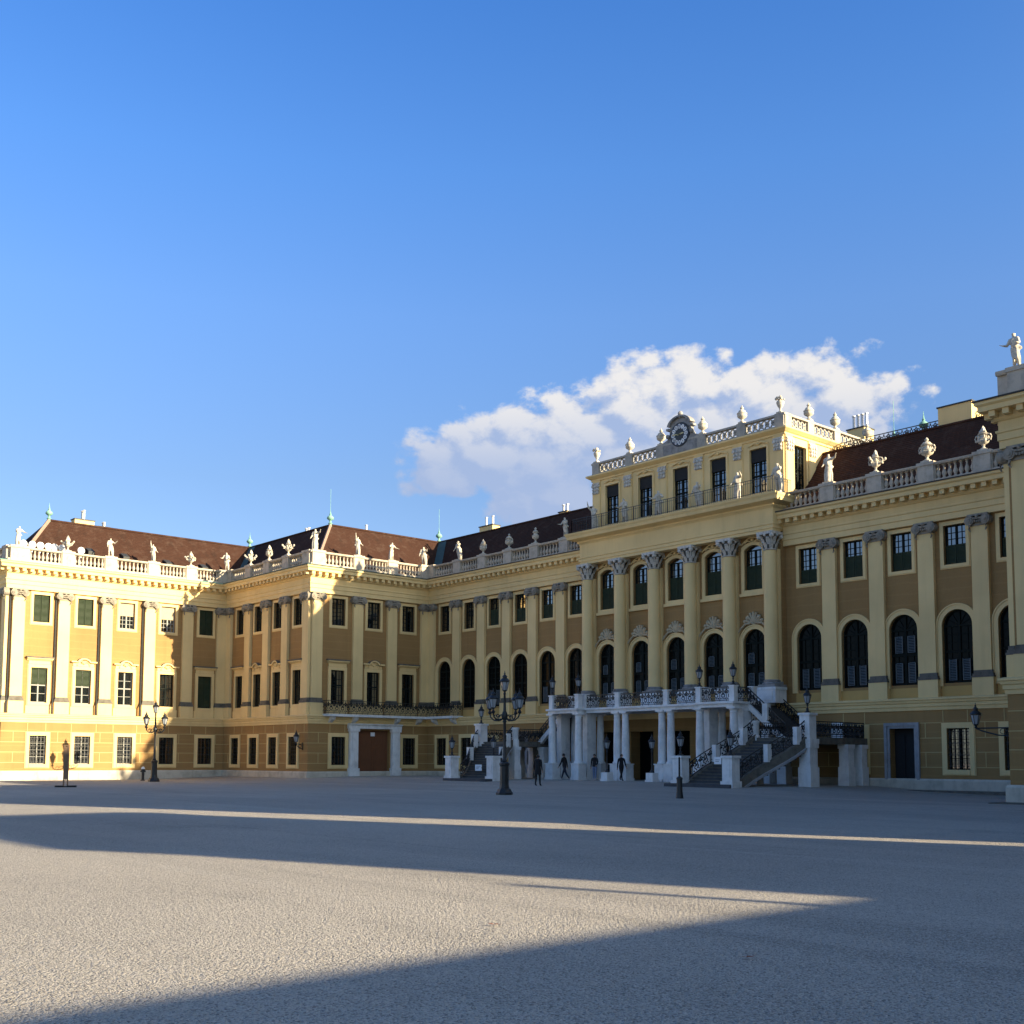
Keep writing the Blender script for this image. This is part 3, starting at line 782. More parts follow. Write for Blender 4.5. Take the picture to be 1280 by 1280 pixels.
part('railing', mb, ['iron'], parent=bo)
# small balcony stub on the right wing corner
mb = MB(); mb.box(XR3-1.0, XR3-.05, 46.2, Y4-.05, 4.84, 5.02); b2 = part('balcony', mb, ['marble'])
mb = MB(); scroll_panel(mb, (XR3-1.0, 46.25, 5.02), (XR3-1.0, Y4-1.0, 5.02), 0, 1.0); scroll_panel(mb, (XR3-1.0, 46.25, 5.02), (XR3-.1, 46.25, 5.02), 0, 1.0); part('railing', mb, ['iron'], parent=b2)

# downpipes of S1 (dark bent pipes beside the pilasters)
for s in (27.12, 30.45, 33.78, 37.28):
    mb = MB(F1); mb.tube([(s, .10, 14.1), (s, .10, 6.1), (s-.03, .20, 5.9), (s-.10, .34, 5.7), (s-.10, .34, 4.95)], .055, 6)
    part('downpipe', mb, ['lead'])

# ------------------------------------------------------------------ central projection
AX = [CX-6.05, CX-3.03, CX, CX+3.03, CX+6.05]
COLX = [CX+k*3.02-7.55 for k in range(6)]
xl, xr = CX-8.0, CX+8.0
ops = [ora(s) for s in AX]+[oru(s) for s in AX]+[dict(s=s, w=1.95, z0=-.5, z1=3.5, depth=.9) for s in AX]
mb = wall(FR, xl, xr, -.5, 15.1, ops)
for side, xx in ((1, xl), (2, xr)): mb.poly([(xx, 0, -.5), (xx, -.6, -.5), (xx, -.6, 15.1), (xx, 0, 15.1)])
part('wall', mb, ['ochre'])
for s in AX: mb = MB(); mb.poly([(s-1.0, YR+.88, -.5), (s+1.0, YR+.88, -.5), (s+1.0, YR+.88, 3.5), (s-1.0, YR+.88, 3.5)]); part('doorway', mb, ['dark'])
for s in AX: put_window('ra', FR, s); put_window('ru', FR, s)
for s in AX:     # shell crests over the tall arches
    mb = MB(FR)
    mb.sphere((s, .10, 10.05), .20, 10, 0, (1, .5, 1.3))
    for k in range(7):
        t = PI*(k+.5)/7; mb.tube([(s, .08, 9.75), (s+.52*math.cos(t), .14, 9.85+.62*math.sin(t))], .06, 5, 0, .10)
    for sd in (-1, 1):
        mb.tube([(s+sd*.25, .1, 9.80), (s+sd*.6, .12, 9.78), (s+sd*.95, .12, 9.50), (s+sd*1.20, .1, 9.25), (s+sd*1.28, .1, 9.05)], .085, 6, 0, .05)
        mb.sphere((s+sd*.42, .12, 10.12), .14, 8); mb.sphere((s+sd*.62, .12, 9.92), .12, 8)
    part('shell_ornament', mb, ['orn'], True)
mb = MB(FR); mb.sweep(xl, xr, [(d*.5, z) for d, z in STR], 0, 0)
part('string_course', mb, ['cream'])
def column_mesh():
    mb = MB(); prof = [(.415, 6.3)]+[(.415-.055*max(0, (k-3)/9.)**1.5, 6.3+7.6*k/12) for k in range(1, 13)]
    mb.lathe(prof, 0, 0, 0, 20, 0)
    mb.lathe([(.56, 6.02), (.58, 6.08), (.55, 6.14), (.47, 6.17), (.49, 6.22), (.50, 6.26), (.45, 6.3), (.415, 6.31)], 0, 0, 0, 20, 1)
    mb.box(-.58, .58, -.58, .58, 5.86, 6.02, 1)
    mb.box(-.40, .40, .22, .46, 6.2, 14.0, 0); mb.box(-.46, .46, .18, .46, 5.9, 6.2, 1)
    return mb.mesh('column', ['cream', 'darkstone'], True)
def corinthian():
    mb = MB(); z = 13.92
    mb.lathe([(.40, 0), (.42, .04), (.38, .07)], 0, 0, z, 16); mb.lathe([(.36, .07), (.35, .3), (.36, .6), (.44, .86)], 0, 0, z, 16, 1)  # dark bell paints the shade between the carved leaves
    for row, (zz, n, hh, rr) in enumerate(((.05, 8, .38, .40), (.30, 8, .44, .41))):
        for k in range(n):
            t = 2*PI*(k+.5*row)/n; cx, cy = math.cos(t), math.sin(t); px, py = -cy, cx
            pts = [(rr-.02, 0, .085), (rr+.05, hh*.55, .12), (rr+.16, hh*.95, .10), (rr+.25, hh*.80, .05)]
            vs = []
            for r_, h_, w_ in pts:
                vs += [(cx*r_-px*w_, cy*r_-py*w_, z+zz+h_), (cx*(r_+.03), cy*(r_+.03), z+zz+h_), (cx*r_+px*w_, cy*r_+py*w_, z+zz+h_)]
            fs = []
            for i in range(3):
                for j in range(2): fs.append((i*3+j, i*3+j+1, i*3+j+4, i*3+j+3))
            mb.raw(vs, fs)
    for k in range(4):
        t = PI/4+k*PI/2; cx, cy = math.cos(t), math.sin(t)
        mb.sphere((cx*.64, cy*.64, z+.80), .15, 8); mb.tube([(cx*.42, cy*.42, z+.45), (cx*.52, cy*.52, z+.66), (cx*.62, cy*.62, z+.80)], .06, 5)
        t = k*PI/2; mb.sphere((math.cos(t)*.5, math.sin(t)*.5, z+.86), .10, 8)
    mb.box(-.56, .56, -.56, .50, z+.90, z+1.06)
    return mb.mesh('capital', ['capital2', 'grime_shade'], True)
M['capital2'] = stone('pale_grey_capital', (.62, .585, .52), (.10, .09, .08), .7, 7.)
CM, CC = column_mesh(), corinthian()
mbp = MB(); mbp.box(-.66, .66, -.62, .45, 4.95, 5.86); mbp.box(-.70, .70, -.66, .45, 5.70, 5.86); mbp.box(-.45, .45, -.66, -.62, 5.1, 5.6)
PED = mbp.mesh('pedestal', ['marble'])
for x in COLX:
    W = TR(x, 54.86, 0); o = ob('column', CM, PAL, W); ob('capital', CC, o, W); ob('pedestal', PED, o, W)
# entablature of the projection
FE = Facade((0, 54.55), (1, 0), (0, -1))
ENTC = [(-.6, 14.98), (0, 14.98), (0, 15.16), (.05, 15.18), (.05, 15.36), (.10, 15.40), (.10, 15.46), (.0, 15.50), (.0, 16.36), (.06, 16.44), (.14, 16.50), (.14, 16.60), (.40, 16.66), (.62, 16.72), (.66, 16.90), (.74, 17.02), (.76, 17.12), (-.6, 17.14)]
mb = MB(FE)
n = len(ENTC)
mb.sweep(xl, xr, ENTC, 1, 1, 0)
# returns to the wall plane
for xx, sd in ((xl, -1), (xr, 1)):
    mb.raw([(xx+sd*d, -1.6, z) for d, z in ENTC]+[(xx+sd*d, -d if False else d, z) for d, z in ENTC], [(i, i+1, n+i+1, n+i) for i in range(1, n-2)])
mb.box(xl-.5, xr+.5, -1.6, .55, 17.10, 17.17, 1)
part('cornice', mb, ['cream', 'lead'])
# ------------------------------------------------------------------ clock pavilion
YP, YPB = 55.85, 65.5
FP = Facade((0, YP), (1, 0), (0, -1)); FPS = Facade((xr, 0), (0, 1), (1, 0)); FPW = Facade((xl, 0), (0, -1), (-1, 0))
PAX = [CX-6.1, CX-3.05, CX, CX+3.05, CX+6.1]
def opv(s): return dict(s=s, w=1.26, z0=17.75, z1=20.50)
part('wall', wall(FP, xl, xr, 17.0, 21.4, [opv(s) for s in PAX]), ['cream'])
part('wall', wall(FPS, YP, YPB, 16.0, 21.4, [opv(57.35), opv(63.3)]), ['cream'])
part('wall', wall(FPW, -YPB, -YP, 16.0, 21.4, []), ['cream'])
mb = MB(); frame_rect(mb, 1.26, 17.78, 20.5, .12); 
fp = mb.mesh('window', ['cream'])
mbb = MB(); mbb.box(-.58, .58, .08, .12, 19.75, 20.46); mbb.box(-.58, .58, .07, .13, 19.70, 19.75)
pavw = [('sash', sash_mesh('sash', 1.26, 17.75, 20.5, 4, 6, .16, .04, .08, .12, [18.85])), ('pane', pane_mesh('pane', 1.26, 17.75, 20.5)), ('blind', mbb.mesh('blind', ['blindblack']))]
sw = MB(); swag(sw, 0, .0, 20.62, .75, .32); sw.tube([(-.75, -.05, 20.72), (-.4, -.08, 20.80), (0, -.1, 20.92), (.4, -.08, 20.80), (.75, -.05, 20.72)], .05, 5)
swm = sw.mesh('swag', ['cream'], True)
for s in PAX:
    W = FP.W(s); o = ob('window', fp, PAL, W)
    for nm, me in pavw: ob(nm, me, o, W)
    ob('swag', swm, o, W)
for s, bl in ((57.35, 0), (63.3, 1)):
    W = FPS.W(s); o = ob('window', fp, PAL, W)
    for nm, me in pavw[:2]+pavw[2:]*bl: ob(nm, me, o, W)
# pavilion pilasters with stone trophies for capitals
pm = MB(); pm.box(-.36, .36, -.07, 0, 17.2, 21.0); pm.box(-.28, .28, -.085, -.07, 17.6, 20.2); PPM = pm.mesh('pilaster', ['cream'])
pc = MB()
pc.box(-.26, .26, -.13, -.07, 20.05, 20.75); pc.box(-.34, .34, -.16, -.07, 20.75, 20.84)
for k in range(9): pc.sphere((-.22+.22*(k % 3), -.14, 20.15+.22*(k//3)), .10, 6)
for sd in (-1, 1): pc.disc((sd*.26, -.12, 20.62), 'b', .11, .14, 10)
PCM = pc.mesh('capital', ['capital2'], True)
for F, ss_ in ((FP, [CX-7.6, CX-4.6, CX-1.52, CX+1.52, CX+4.6, CX+7.6]), (FPS, [56.25, 58.6, 61.4, 65.1])):
    for s in ss_:
        W = F.W(s); o = ob('pilaster', PPM, PAL, W); ob('capital', PCM, o, W)
PCOR = [(0, 21.0), (.08, 21.0), (.08, 21.12), (.16, 21.16), (.30, 21.26), (.36, 21.30), (.36, 21.40), (-.3, 21.42)]
for F, a, b, m0, m1 in ((FP, xl, xr, 1, 1), (FPS, YP, YPB, 1, 0), (FPW, -YPB, -YP, 0, 1)):
    mb = MB(F); mb.sweep(a, b, PCOR, m0, m1); part('cornice', mb, ['cream'])
mb = MB(); mb.box(xl+.3, xr-.3, YP+.3, YPB, 21.36, 21.45); part('terrace_roof', mb, ['lead'])
def lattice_parapet(F, s0, s1, peds, m0, m1, skip=None, d=-.10):
    mb = MB(F); d0, d1 = d-.14, d+.14
    mb.sweep(s0, s1, [(d0, 21.40), (d1, 21.40), (d1, 21.58), (d0, 21.58)], m0, m1); mb.sweep(s0, s1, [(d0, 22.18), (d1+.04, 22.18), (d1+.04, 22.30), (d0, 22.30)], m0, m1)
    ed = sorted((p-.32, p+.32) for p in peds)
    for a, b in ed: mb.box(a, b, d0-.02, d1+.03, 21.40, 22.34)
    for (e, f) in zip(ed, ed[1:]):
        a, b = e[1], f[0]
        if skip and a < skip[1] and b > skip[0]: continue
        n = max(1, round((b-a)/.44)); st = (b-a)/n
        for k in range(n):
            x0, x1 = a+st*k, a+st*(k+1)
            mb.tube([(x0, d, 21.58), (x1, d, 22.18)], .05, 4); mb.tube([(x0, d, 22.18), (x1, d, 21.58)], .05, 4)
            mb.tube([((x0+x1)/2+.13*math.cos(q*PI/4), d, 21.88+.16*math.sin(q*PI/4)) for q in range(9)], .038, 4)
    part('parapet', mb, ['parapet'])
M['parapet'] = stone('grey_parapet_stone', (.40, .37, .32), (.15, .14, .13), .6, 2.)
lattice_parapet(FP, xl, xr, [CX-7.68, CX-4.55, CX-1.75, CX+1.75, CX+4.85, CX+7.68], 1, 1, skip=(CX-1.4, CX+1.4))
lattice_parapet(FPS, YP, YPB, [56.2, 58.55, 61.4, 65.1], 1, 0)
lattice_parapet(FPW, -YPB, -YP, [-65, -61.4, -58.55, -56.2], 0, 1)
# clock gable
mb = MB(FP)
mb.box(CX-1.45, CX+1.45, -.28, .06, 21.40, 22.42)
gp = [(CX-1.45, 22.42), (CX-1.1, 22.55), (CX-.92, 22.85), (CX-.86, 23.3), (CX-.62, 23.62), (CX-.3, 23.76), (CX, 23.8), (CX+.3, 23.76), (CX+.62, 23.62), (CX+.86, 23.3), (CX+.92, 22.85), (CX+1.1, 22.55), (CX+1.45, 22.42)]
mb.extr(gp, -.24, .02)
ck = part('clock', mb, ['darkstone'])
mb = MB(FP); mb.arc(CX, 23.22, .86, 1.02, PI*.06, PI*.94, -.28, .20, 16, 0, .72)
for sd in (-1, 1): mb.box(min(CX+sd*.84, CX+sd*1.08), max(CX+sd*.84, CX+sd*1.08), -.28, .18, 23.1, 23.24); mb.sphere((CX+sd*1.0, .1, 22.72), .15, 8)
mb.sphere((CX, 0, 24.08), .17, 10); mb.sphere((CX, .05, 23.86), .12, 8)
part('clock_hood', mb, ['darkstone'], parent=ck)
mb = MB(FP); mb.disc((CX, .06, 22.68), 'b', .80, .06, 32, 0); mb.disc((CX, .085, 22.68), 'b', .72, .06, 32, 1); mb.disc((CX, .105, 22.68), 'b', .36, .06, 24, 0)
part('clock_face', mb, ['lead', 'clockgrey'], parent=ck) if False else None
M['clockblue'] = plain('dark_blue_dial', (.05, .06, .085), .5, 0, .1)
part('clock_face', mb, ['lead', 'clockblue'], parent=ck)
mb = MB(FP)
NUM = ['XII', 'I', 'II', 'III', 'IV', 'V', 'VI', 'VII', 'VIII', 'IX', 'X', 'XI']
def numeral(mb, txt, ang, r, d):
    ca, sa = math.sin(ang), math.cos(ang)          # radial direction
    def T(x, y): return (CX+ca*(r+y)+sa*x, 22.68+sa*(r+y)-ca*x)
    wd = {'I': .05, 'V': .09, 'X': .09}; tot = sum(wd[c] for c in txt); x = -tot/2
    def stroke(xa, ya, xb, yb, t=.011):
        L = math.hypot(xb-xa, yb-ya); nx, ny = -(yb-ya)/L*t, (xb-xa)/L*t
        pts = [T(xa+nx, ya+ny), T(xb+nx, yb+ny), T(xb-nx, yb-ny), T(xa-nx, ya-ny)]
        mb.extr(pts, d, d+.006, 1)
    h = .10
    for c in txt:
        w = wd[c]
        if c == 'I': stroke(x+w/2, -h, x+w/2, h)
        if c == 'V': stroke(x+.012, h, x+w/2, -h); stroke(x+w-.012, h, x+w/2, -h)
        if c == 'X': stroke(x+.012, h, x+w-.012, -h); stroke(x+w-.012, h, x+.012, -h)
        x += w
for k in range(12):
    ang = 2*PI*k/12; ca, sa = math.sin(ang), math.cos(ang); r = .54
    pts = []
    for q in range(10):
        t = 2*PI*q/10; px, py = .125*math.cos(t), .155*math.sin(t); pts.append((CX+ca*(r+py)+sa*px, 22.68+sa*(r+py)-ca*px))
    mb.extr(pts, .11, .125, 0); numeral(mb, NUM[k], ang, r, .125)
part('numerals', mb, ['white', 'iron'], parent=ck)
for nm, ang, L, w in (('minute_hand', R(275), .60, .03), ('hour_hand', R(82), .40, .04)):
    mb = MB(FP); ca, sa = math.sin(ang), math.cos(ang)
    q = [(CX-ca*.15+sa*w, 22.68-sa*.15-ca*w), (CX+ca*L*.8+sa*w, 22.68+sa*L*.8-ca*w), (CX+ca*L, 22.68+sa*L), (CX+ca*L*.8-sa*w, 22.68+sa*L*.8+ca*w), (CX-ca*.15-sa*w, 22.68-sa*.15+ca*w)]
    mb.extr(q, .14, .16); part(nm, mb, ['gold'], parent=ck)
# terrace railing in front of the pavilion
mb = MB(); z = 17.17
def plain_rail(mb, a, b, z0, h=.95, sp=.16):
    a, b = Vector(a), Vector(b); L = (b-a).length; n = int(L/sp)
    mb.tube([(a.x, a.y, z0+h), (b.x, b.y, z0+h)], .022, 4); mb.tube([(a.x, a.y, z0+.12), (b.x, b.y, z0+.12)], .016, 4); mb.tube([(a.x, a.y, z0+h-.16), (b.x, b.y, z0+h-.16)], .012, 4)
    for k in range(n+1):
        p = a+(b-a)*k/n; mb.tube([(p.x, p.y, z0), (p.x, p.y, z0+h)], .030 if k % 9 == 0 else .010, 4)
plain_rail(mb, (xl-.35, 54.12), (xr+.35, 54.12), z); plain_rail(mb, (xr+.35, 54.12), (xr+.35, 55.9), z); plain_rail(mb, (xl-.35, 54.12), (xl-.35, 55.9), z)
part('terrace_railing', mb, ['iron'])

# ------------------------------------------------------------------ roofs
RZ = 20.5; rr_ = 4.1; ez = 16.35; ei = .75
def roof(polys, mats=('roof', 'lead')):
    mb = MB()
    for p in polys: mb.poly(p)
    return part('roof', mb, list(mats))
def hip_strip(rf, a, b, m='copperdark', w=.22, name='ridge_tiles', lift=.05):
    mb = MB(); mb.tube([a, b], w, 6); part(name, mb, [m], parent=rf)
M['hiptile'] = plain('pale_mortared_ridge', (.30, .20, .15), .9, 0, .3)
for sgn in (1, -1):
    X = (lambda x: x) if sgn == 1 else mir
    Ya = Y1 if sgn == 1 else Y1R
    e1 = [(X(X1-ei), Ya+ei, ez), (X(X1-rr_), Ya+rr_, RZ), (X(X1-rr_), Y2+rr_, RZ), (X(X1-ei), Y2+ei, ez)]
    back = [(X(X1-rr_), Ya+rr_, RZ), (X(X1-2*rr_), Ya+rr_*.3, ez), (X(X1-2*rr_), Y2+2*rr_, ez), (X(X1-rr_), Y2+rr_, RZ)]
    end = [(X(X1-ei), Ya+ei, ez), (X(X1-rr_), Ya+rr_, RZ), (X(X1-2*rr_), Ya+ei, ez)]
    e2 = [(X(X1-ei), Y2+ei, ez), (X(X1-rr_), Y2+rr_, RZ), (X(X3-rr_), Y2+rr_, RZ), (X(X3-ei), Y2+ei, ez)]
    e3 = [(X(X3-ei), Y2+ei, ez), (X(X3-rr_), Y2+rr_, RZ), (X(X3-rr_), Y4+rr_, RZ), (X(X3-ei), Y4+ei, ez)]
    xe = xl if sgn == 1 else xl
    e4 = [(X(X3-ei), Y4+ei, ez), (X(X3-rr_), Y4+rr_, RZ), (X(xl), Y4+rr_, RZ), (X(xl), Y4+ei, ez)]
    b2_ = [(X(X1-rr_), Y2+rr_, RZ), (X(X3-rr_), Y2+rr_, RZ), (X(X3-2*rr_), Y2+2*rr_, ez), (X(X1-2*rr_), Y2+2*rr_, ez)]
    b3_ = [(X(X3-rr_), Y2+rr_, RZ), (X(X3-rr_), Y4+rr_, RZ), (X(X3-2*rr_), Y4+2*rr_, ez), (X(X3-2*rr_), Y2+2*rr_, ez)]
    b4_ = [(X(X3-rr_), Y4+rr_, RZ), (X(xl), Y4+rr_, RZ), (X(xl), Y4+2*rr_+2, ez), (X(X3-2*rr_), Y4+2*rr_+2, ez)]
    gt1 = [(X(X1+.2), Ya, 16.22), (X(X1-2), Ya, 16.22), (X(X1-2), Y2, 16.22), (X(X1+.2), Y2, 16.22)]
    gt2 = [(X(X1), Y2-.2, 16.22), (X(X3+.2), Y2-.2, 16.22), (X(X3+.2), Y2+2, 16.22), (X(X1), Y2+2, 16.22)]
    gt3 = [(X(X3+.2), Y2+2, 16.22), (X(X3-2), Y2+2, 16.22), (X(X3-2), Y4, 16.22), (X(X3+.2), Y4, 16.22)]
    gt4 = [(X(X3-2), Y4-.2, 16.22), (X(xl), Y4-.2, 16.22), (X(xl), Y4+2, 16.22), (X(X3-2), Y4+2, 16.22)]
    r1 = roof([e1, back, end]); r2 = roof([e2, b2_]); r3 = roof([e3, b3_]); r4 = roof([e4, b4_])
    mb = MB()
    for q in (gt1, gt2, gt3, gt4): mb.poly(q)
    part('gutter_floor', mb, ['lead'])
    hip_strip(r1, e1[0], e1[1], 'hiptile', .14); hip_strip(r2, e2[3], e2[2], 'hiptile', .13)
    for rf, a, b in ((r1, e1[1], e1[2]), (r2, e2[1], e2[2]), (r3, e3[1], e3[2]), (r4, e4[1], e4[2])): hip_strip(rf, a, b, 'roof', .10)
    # copper-lined valleys
    for rf, a, b, dx, dy in ((r2, e1[3], e1[2], 0, 1), (r4, e3[3], e3[2], 0, 1)):
        mb = MB(); n = Vector((0, -(b[2]-a[2]), b[1]-a[1])).normalized()*.04
        q0 = (a[0]+sgn*.05, a[1], a[2]); w0 = sgn*.5; w1 = sgn*1.1
        mb.poly([(a[0]+n.x, a[1]+n.y, a[2]+n.z), (b[0]+n.x, b[1]+n.y, b[2]+n.z), (b[0]+w1+n.x, b[1]+n.y, b[2]+n.z), (a[0]+w1+n.x, a[1]+n.y, a[2]+n.z)])
        part('valley_flashing', mb, ['copperdark'], parent=rf)
    if sgn == 1: RL = (r1, r2, r3, r4)
    else: RRt = (r1, r2, r3, r4)
fin = MB(); fin.lathe([(.16, -.25), (.16, .1), (.22, .14), (.22, .2), (.12, .26), (.10, .45), (.20, .52), (.33, .62), (.36, .74), (.28, .88), (.14, .98), (.10, 1.06), (.13, 1.12), (.07, 1.2), (.03, 1.45), (.012, 1.75)], 0, 0, 0, 12)
FIN = fin.mesh('finial', ['copper'], True)
fin.tube([(0, 0, 1.6), (0, 0, 3.7)], .018, 4); FINR = fin.mesh('finial', ['copper'], True)
for rf, x, y, z, rod in ((RL[0], X1-rr_, Y1+rr_, RZ, 0), (RL[1], X1-rr_, Y2+rr_, RZ, 0), (RL[2], X3-rr_, Y2+rr_, RZ, 1), (RL[3], X3-rr_, Y4+rr_, RZ, 1), (RRt[3], -35.3, 61.4, 20.3, 1), (RRt[3], -33.6, 61.8, 20.9, 0)):
    ob('finial', FINR if rod else FIN, rf, TR(x, y, z, 0, .80))
# chimneys and flues
def chimney(rf, x, y, z0, w, d, h, pipes, m='cream', ph=.7):
    mb = MB(); mb.box(x-w/2, x+w/2, y-d/2, y+d/2, z0-1.2, z0+h, 0); mb.box(x-w/2-.06, x+w/2+.06, y-d/2-.06, y+d/2+.06, z0+h, z0+h+.08, 1)
    for k in range(pipes):
        px = x-w/2+w*(k+.5)/pipes; mb.lathe([(.09, 0), (.09, ph), (.13, ph), (.13, ph+.06)], px, y, z0+h+.06, 8, 2)
    part('chimney', mb, [m, 'lead', 'chimpipe'], parent=rf)
chimney(RL[3], -71.6, 60.2, 20.6, 1.7, .8, .35, 2, ph=.75); chimney(RL[3], -62.6, 60.3, 20.55, .9, .6, .15, 2, ph=.55)
chimney(RL[0], X1-5.2, 34.2, 20.7, .8, 1.6, .35, 2, ph=.75); chimney(RL[0], X1-5.4, 36.0, 20.5, .5, .9, .25, 2, ph=.35)
chimney(RL[1], -84.6, 50.6, 20.3, .9, .6, .3, 2, ph=.8); chimney(RL[2], X3-4.6, 52.6, 20.4, .35, .35, .2, 1, ph=.4)
chimney(RRt[3], -31.0, 62.0, 20.4, 2.0, 3.0, 1.4, 0)
chimney(RRt[3], -41.6, 68.0, 23.6, 1.3, 1.2, .5, 4, ph=1.0)
# iron crest fence along the right ridge
mb = MB(); mb.box(-39.2, -20, 61.0, 62.6, 20.3, 20.6); 
mb2 = MB(); scroll_panel(mb2, (-39.1, 61.1, 20.55), (-29.5, 61.1, 20.55), 0, .75, unit=.6, r=.03)
part('roof_walk', mb, ['roof'], parent=RRt[3]); part('roof_railing', mb2, ['iron'], parent=RRt[3])
# dormer vents on the sunlit roof
for y, z in ((33.6, 17.7), (36.4, 17.6), (40.0, 17.5), (43.2, 17.5)):
    mb = MB(); x = X1-ei-(z-ez)/(RZ-ez)*(rr_-ei)
    mb.raw([(x+.35, y-.25, z-.05), (x+.35, y+.25, z-.05), (x-.3, y+.25, z+.6), (x-.3, y-.25, z+.6), (x+.40, y-.25, z+.25), (x+.40, y+.25, z+.25)], [(0,1,5,4), (4,5,2,3), (0,4,3), (1,2,5)])
    part('roof_vent', mb, ['lead'], parent=RL[0])
# deep backs so that no light leaks through the blocks
def inner(*b): mb = MB(); mb.box(*b); part('inner_wall', mb, ['dark'])
for sgn in (1, -1):
    X = (lambda x: x) if sgn == 1 else mir
    for x0, x1, y0, y1 in ((X(X1-.34), X(X1-9), (Y1 if sgn == 1 else Y1R)+.1, Y2+9), (X(X1-9), X(X3-.34), Y2+.34, Y4+9), (X(X3-1), X(xl), Y4+.5, Y4+12)):
        inner(min(x0, x1), max(x0, x1), y0, y1, -.5, 16.3)
inner(xl, xr, YR+.9, Y4+12, -.5, 17.0); inner(xl+.4, xr-.4, YP+.4, YPB, 17.0, 21.3)

# ------------------------------------------------------------------ entrance staircase (perron)
PER = empty('entrance_staircase', TR(CX, 51.4, .36), 'double outdoor staircase with white columned balcony before the palace door', 'staircase')
def pp(name, mb, mats, smooth=False, parent=None): return part(name, mb, mats, smooth, parent or PER)
SZ0, SZ1 = 4.64, 4.95
gz = .30
mb = MB()
SL = [(0, SZ0), (.10, SZ0), (.10, SZ0+.12), (.18, SZ0+.16), (.20, SZ1-.02), (0, SZ1)]
for sd in (-1, 1):
    a, b = CX+sd*4.85, CX+sd*7.55
    mb.box(min(a, b), max(a, b), 51.15, YR-.1, SZ0, SZ1-.02)
    mb.box(min(a, b)-.1, max(a, b)+.1, 51.03, YR-.1, SZ1-.12, SZ1)
mb.box(CX-4.75, CX+4.75, 51.85, YR-.1, SZ0, SZ1-.02); mb.box(CX-4.74, CX+4.74, 51.73, YR-.1, SZ1-.12, SZ1-.003)
pp('balcony_slab', mb, ['marble'])
def tuscan(x, y, plinth=True):
    mb = MB(); zb = 1.42
    mb.lathe([(.30, zb), (.31, zb+.06), (.27, zb+.12), (.245, zb+.16), (.25, zb+.9), (.24, zb+1.6), (.205, SZ0-.34), (.23, SZ0-.31), (.205, SZ0-.27), (.205, SZ0-.20), (.29, SZ0-.10)], x, y, 0, 16)
    mb.box(x-.29, x+.29, y-.29, y+.29, SZ0-.10, SZ0)
    if plinth:
        mb.box(x-.34, x+.34, y-.34, y+.34, gz-.3, 1.36); mb.box(x-.38, x+.38, y-.38, y+.38, 1.36, 1.42); mb.box(x-.38, x+.38, y-.38, y+.38, gz-.3, gz+.22)
    return mb
def pier(x, y, w, d, z1=SZ0):
    mb = MB(); mb.box(x-w/2, x+w/2, y-d/2, y+d/2, gz-.3, z1); mb.box(x-w/2-.05, x+w/2+.05, y-d/2-.05, y+d/2+.05, gz-.3, 1.3); mb.box(x-w/2-.05, x+w/2+.05, y-d/2-.05, y+d/2+.05, z1-.22, z1)
    return mb
for sd in (-1, 1):
    for ox in (4.98, 7.40):
        pp('column', tuscan(CX+sd*ox, 51.42), ['marble'], True)
        pp('pier', pier(CX+sd*ox, 52.4, .42, .8), ['marble'])
        pp('column', tuscan(CX+sd*ox, 53.45), ['marble'], True)
    for ox in (1.50, 2.20): pp('column', tuscan(CX+sd*ox, 52.1), ['marble'], True)
# balcony posts and iron panels
def post(x, y, z0, z1, w=.34, m='marble'):
    mb = MB(); mb.box(x-w/2, x+w/2, y-w/2, y+w/2, z0, z1); mb.box(x-w/2-.04, x+w/2+.04, y-w/2-.04, y+w/2+.04, z1, z1+.08)
    pp('rail_post', mb, [m])
RT = 5.78
for sd in (-1, 1):
    for ox, y in ((4.98, 51.42), (7.40, 51.42), (7.40, 53.2), (2.0, 52.0), (4.98, 52.05)): post(CX+sd*ox, y, SZ1, RT)
rl = MB()
z = SZ1
for sd in (-1, 1):
    scroll_panel(rl, (CX+sd*7.4, 51.42, z), (CX+sd*4.98, 51.42, z), 0, .82, r=.026)
    scroll_panel(rl, (CX+sd*7.4, 51.42, z), (CX+sd*7.4, 53.2, z), 0, .82, r=.026); scroll_panel(rl, (CX+sd*4.98, 52.02, z), (CX+sd*2.0, 52.02, z), 0, .82, r=.026)
scroll_panel(rl, (CX-2.0, 52.02, z), (CX+2.0, 52.02, z), 0, .82, r=.026)
pp('balcony_railing', rl, ['iron'])
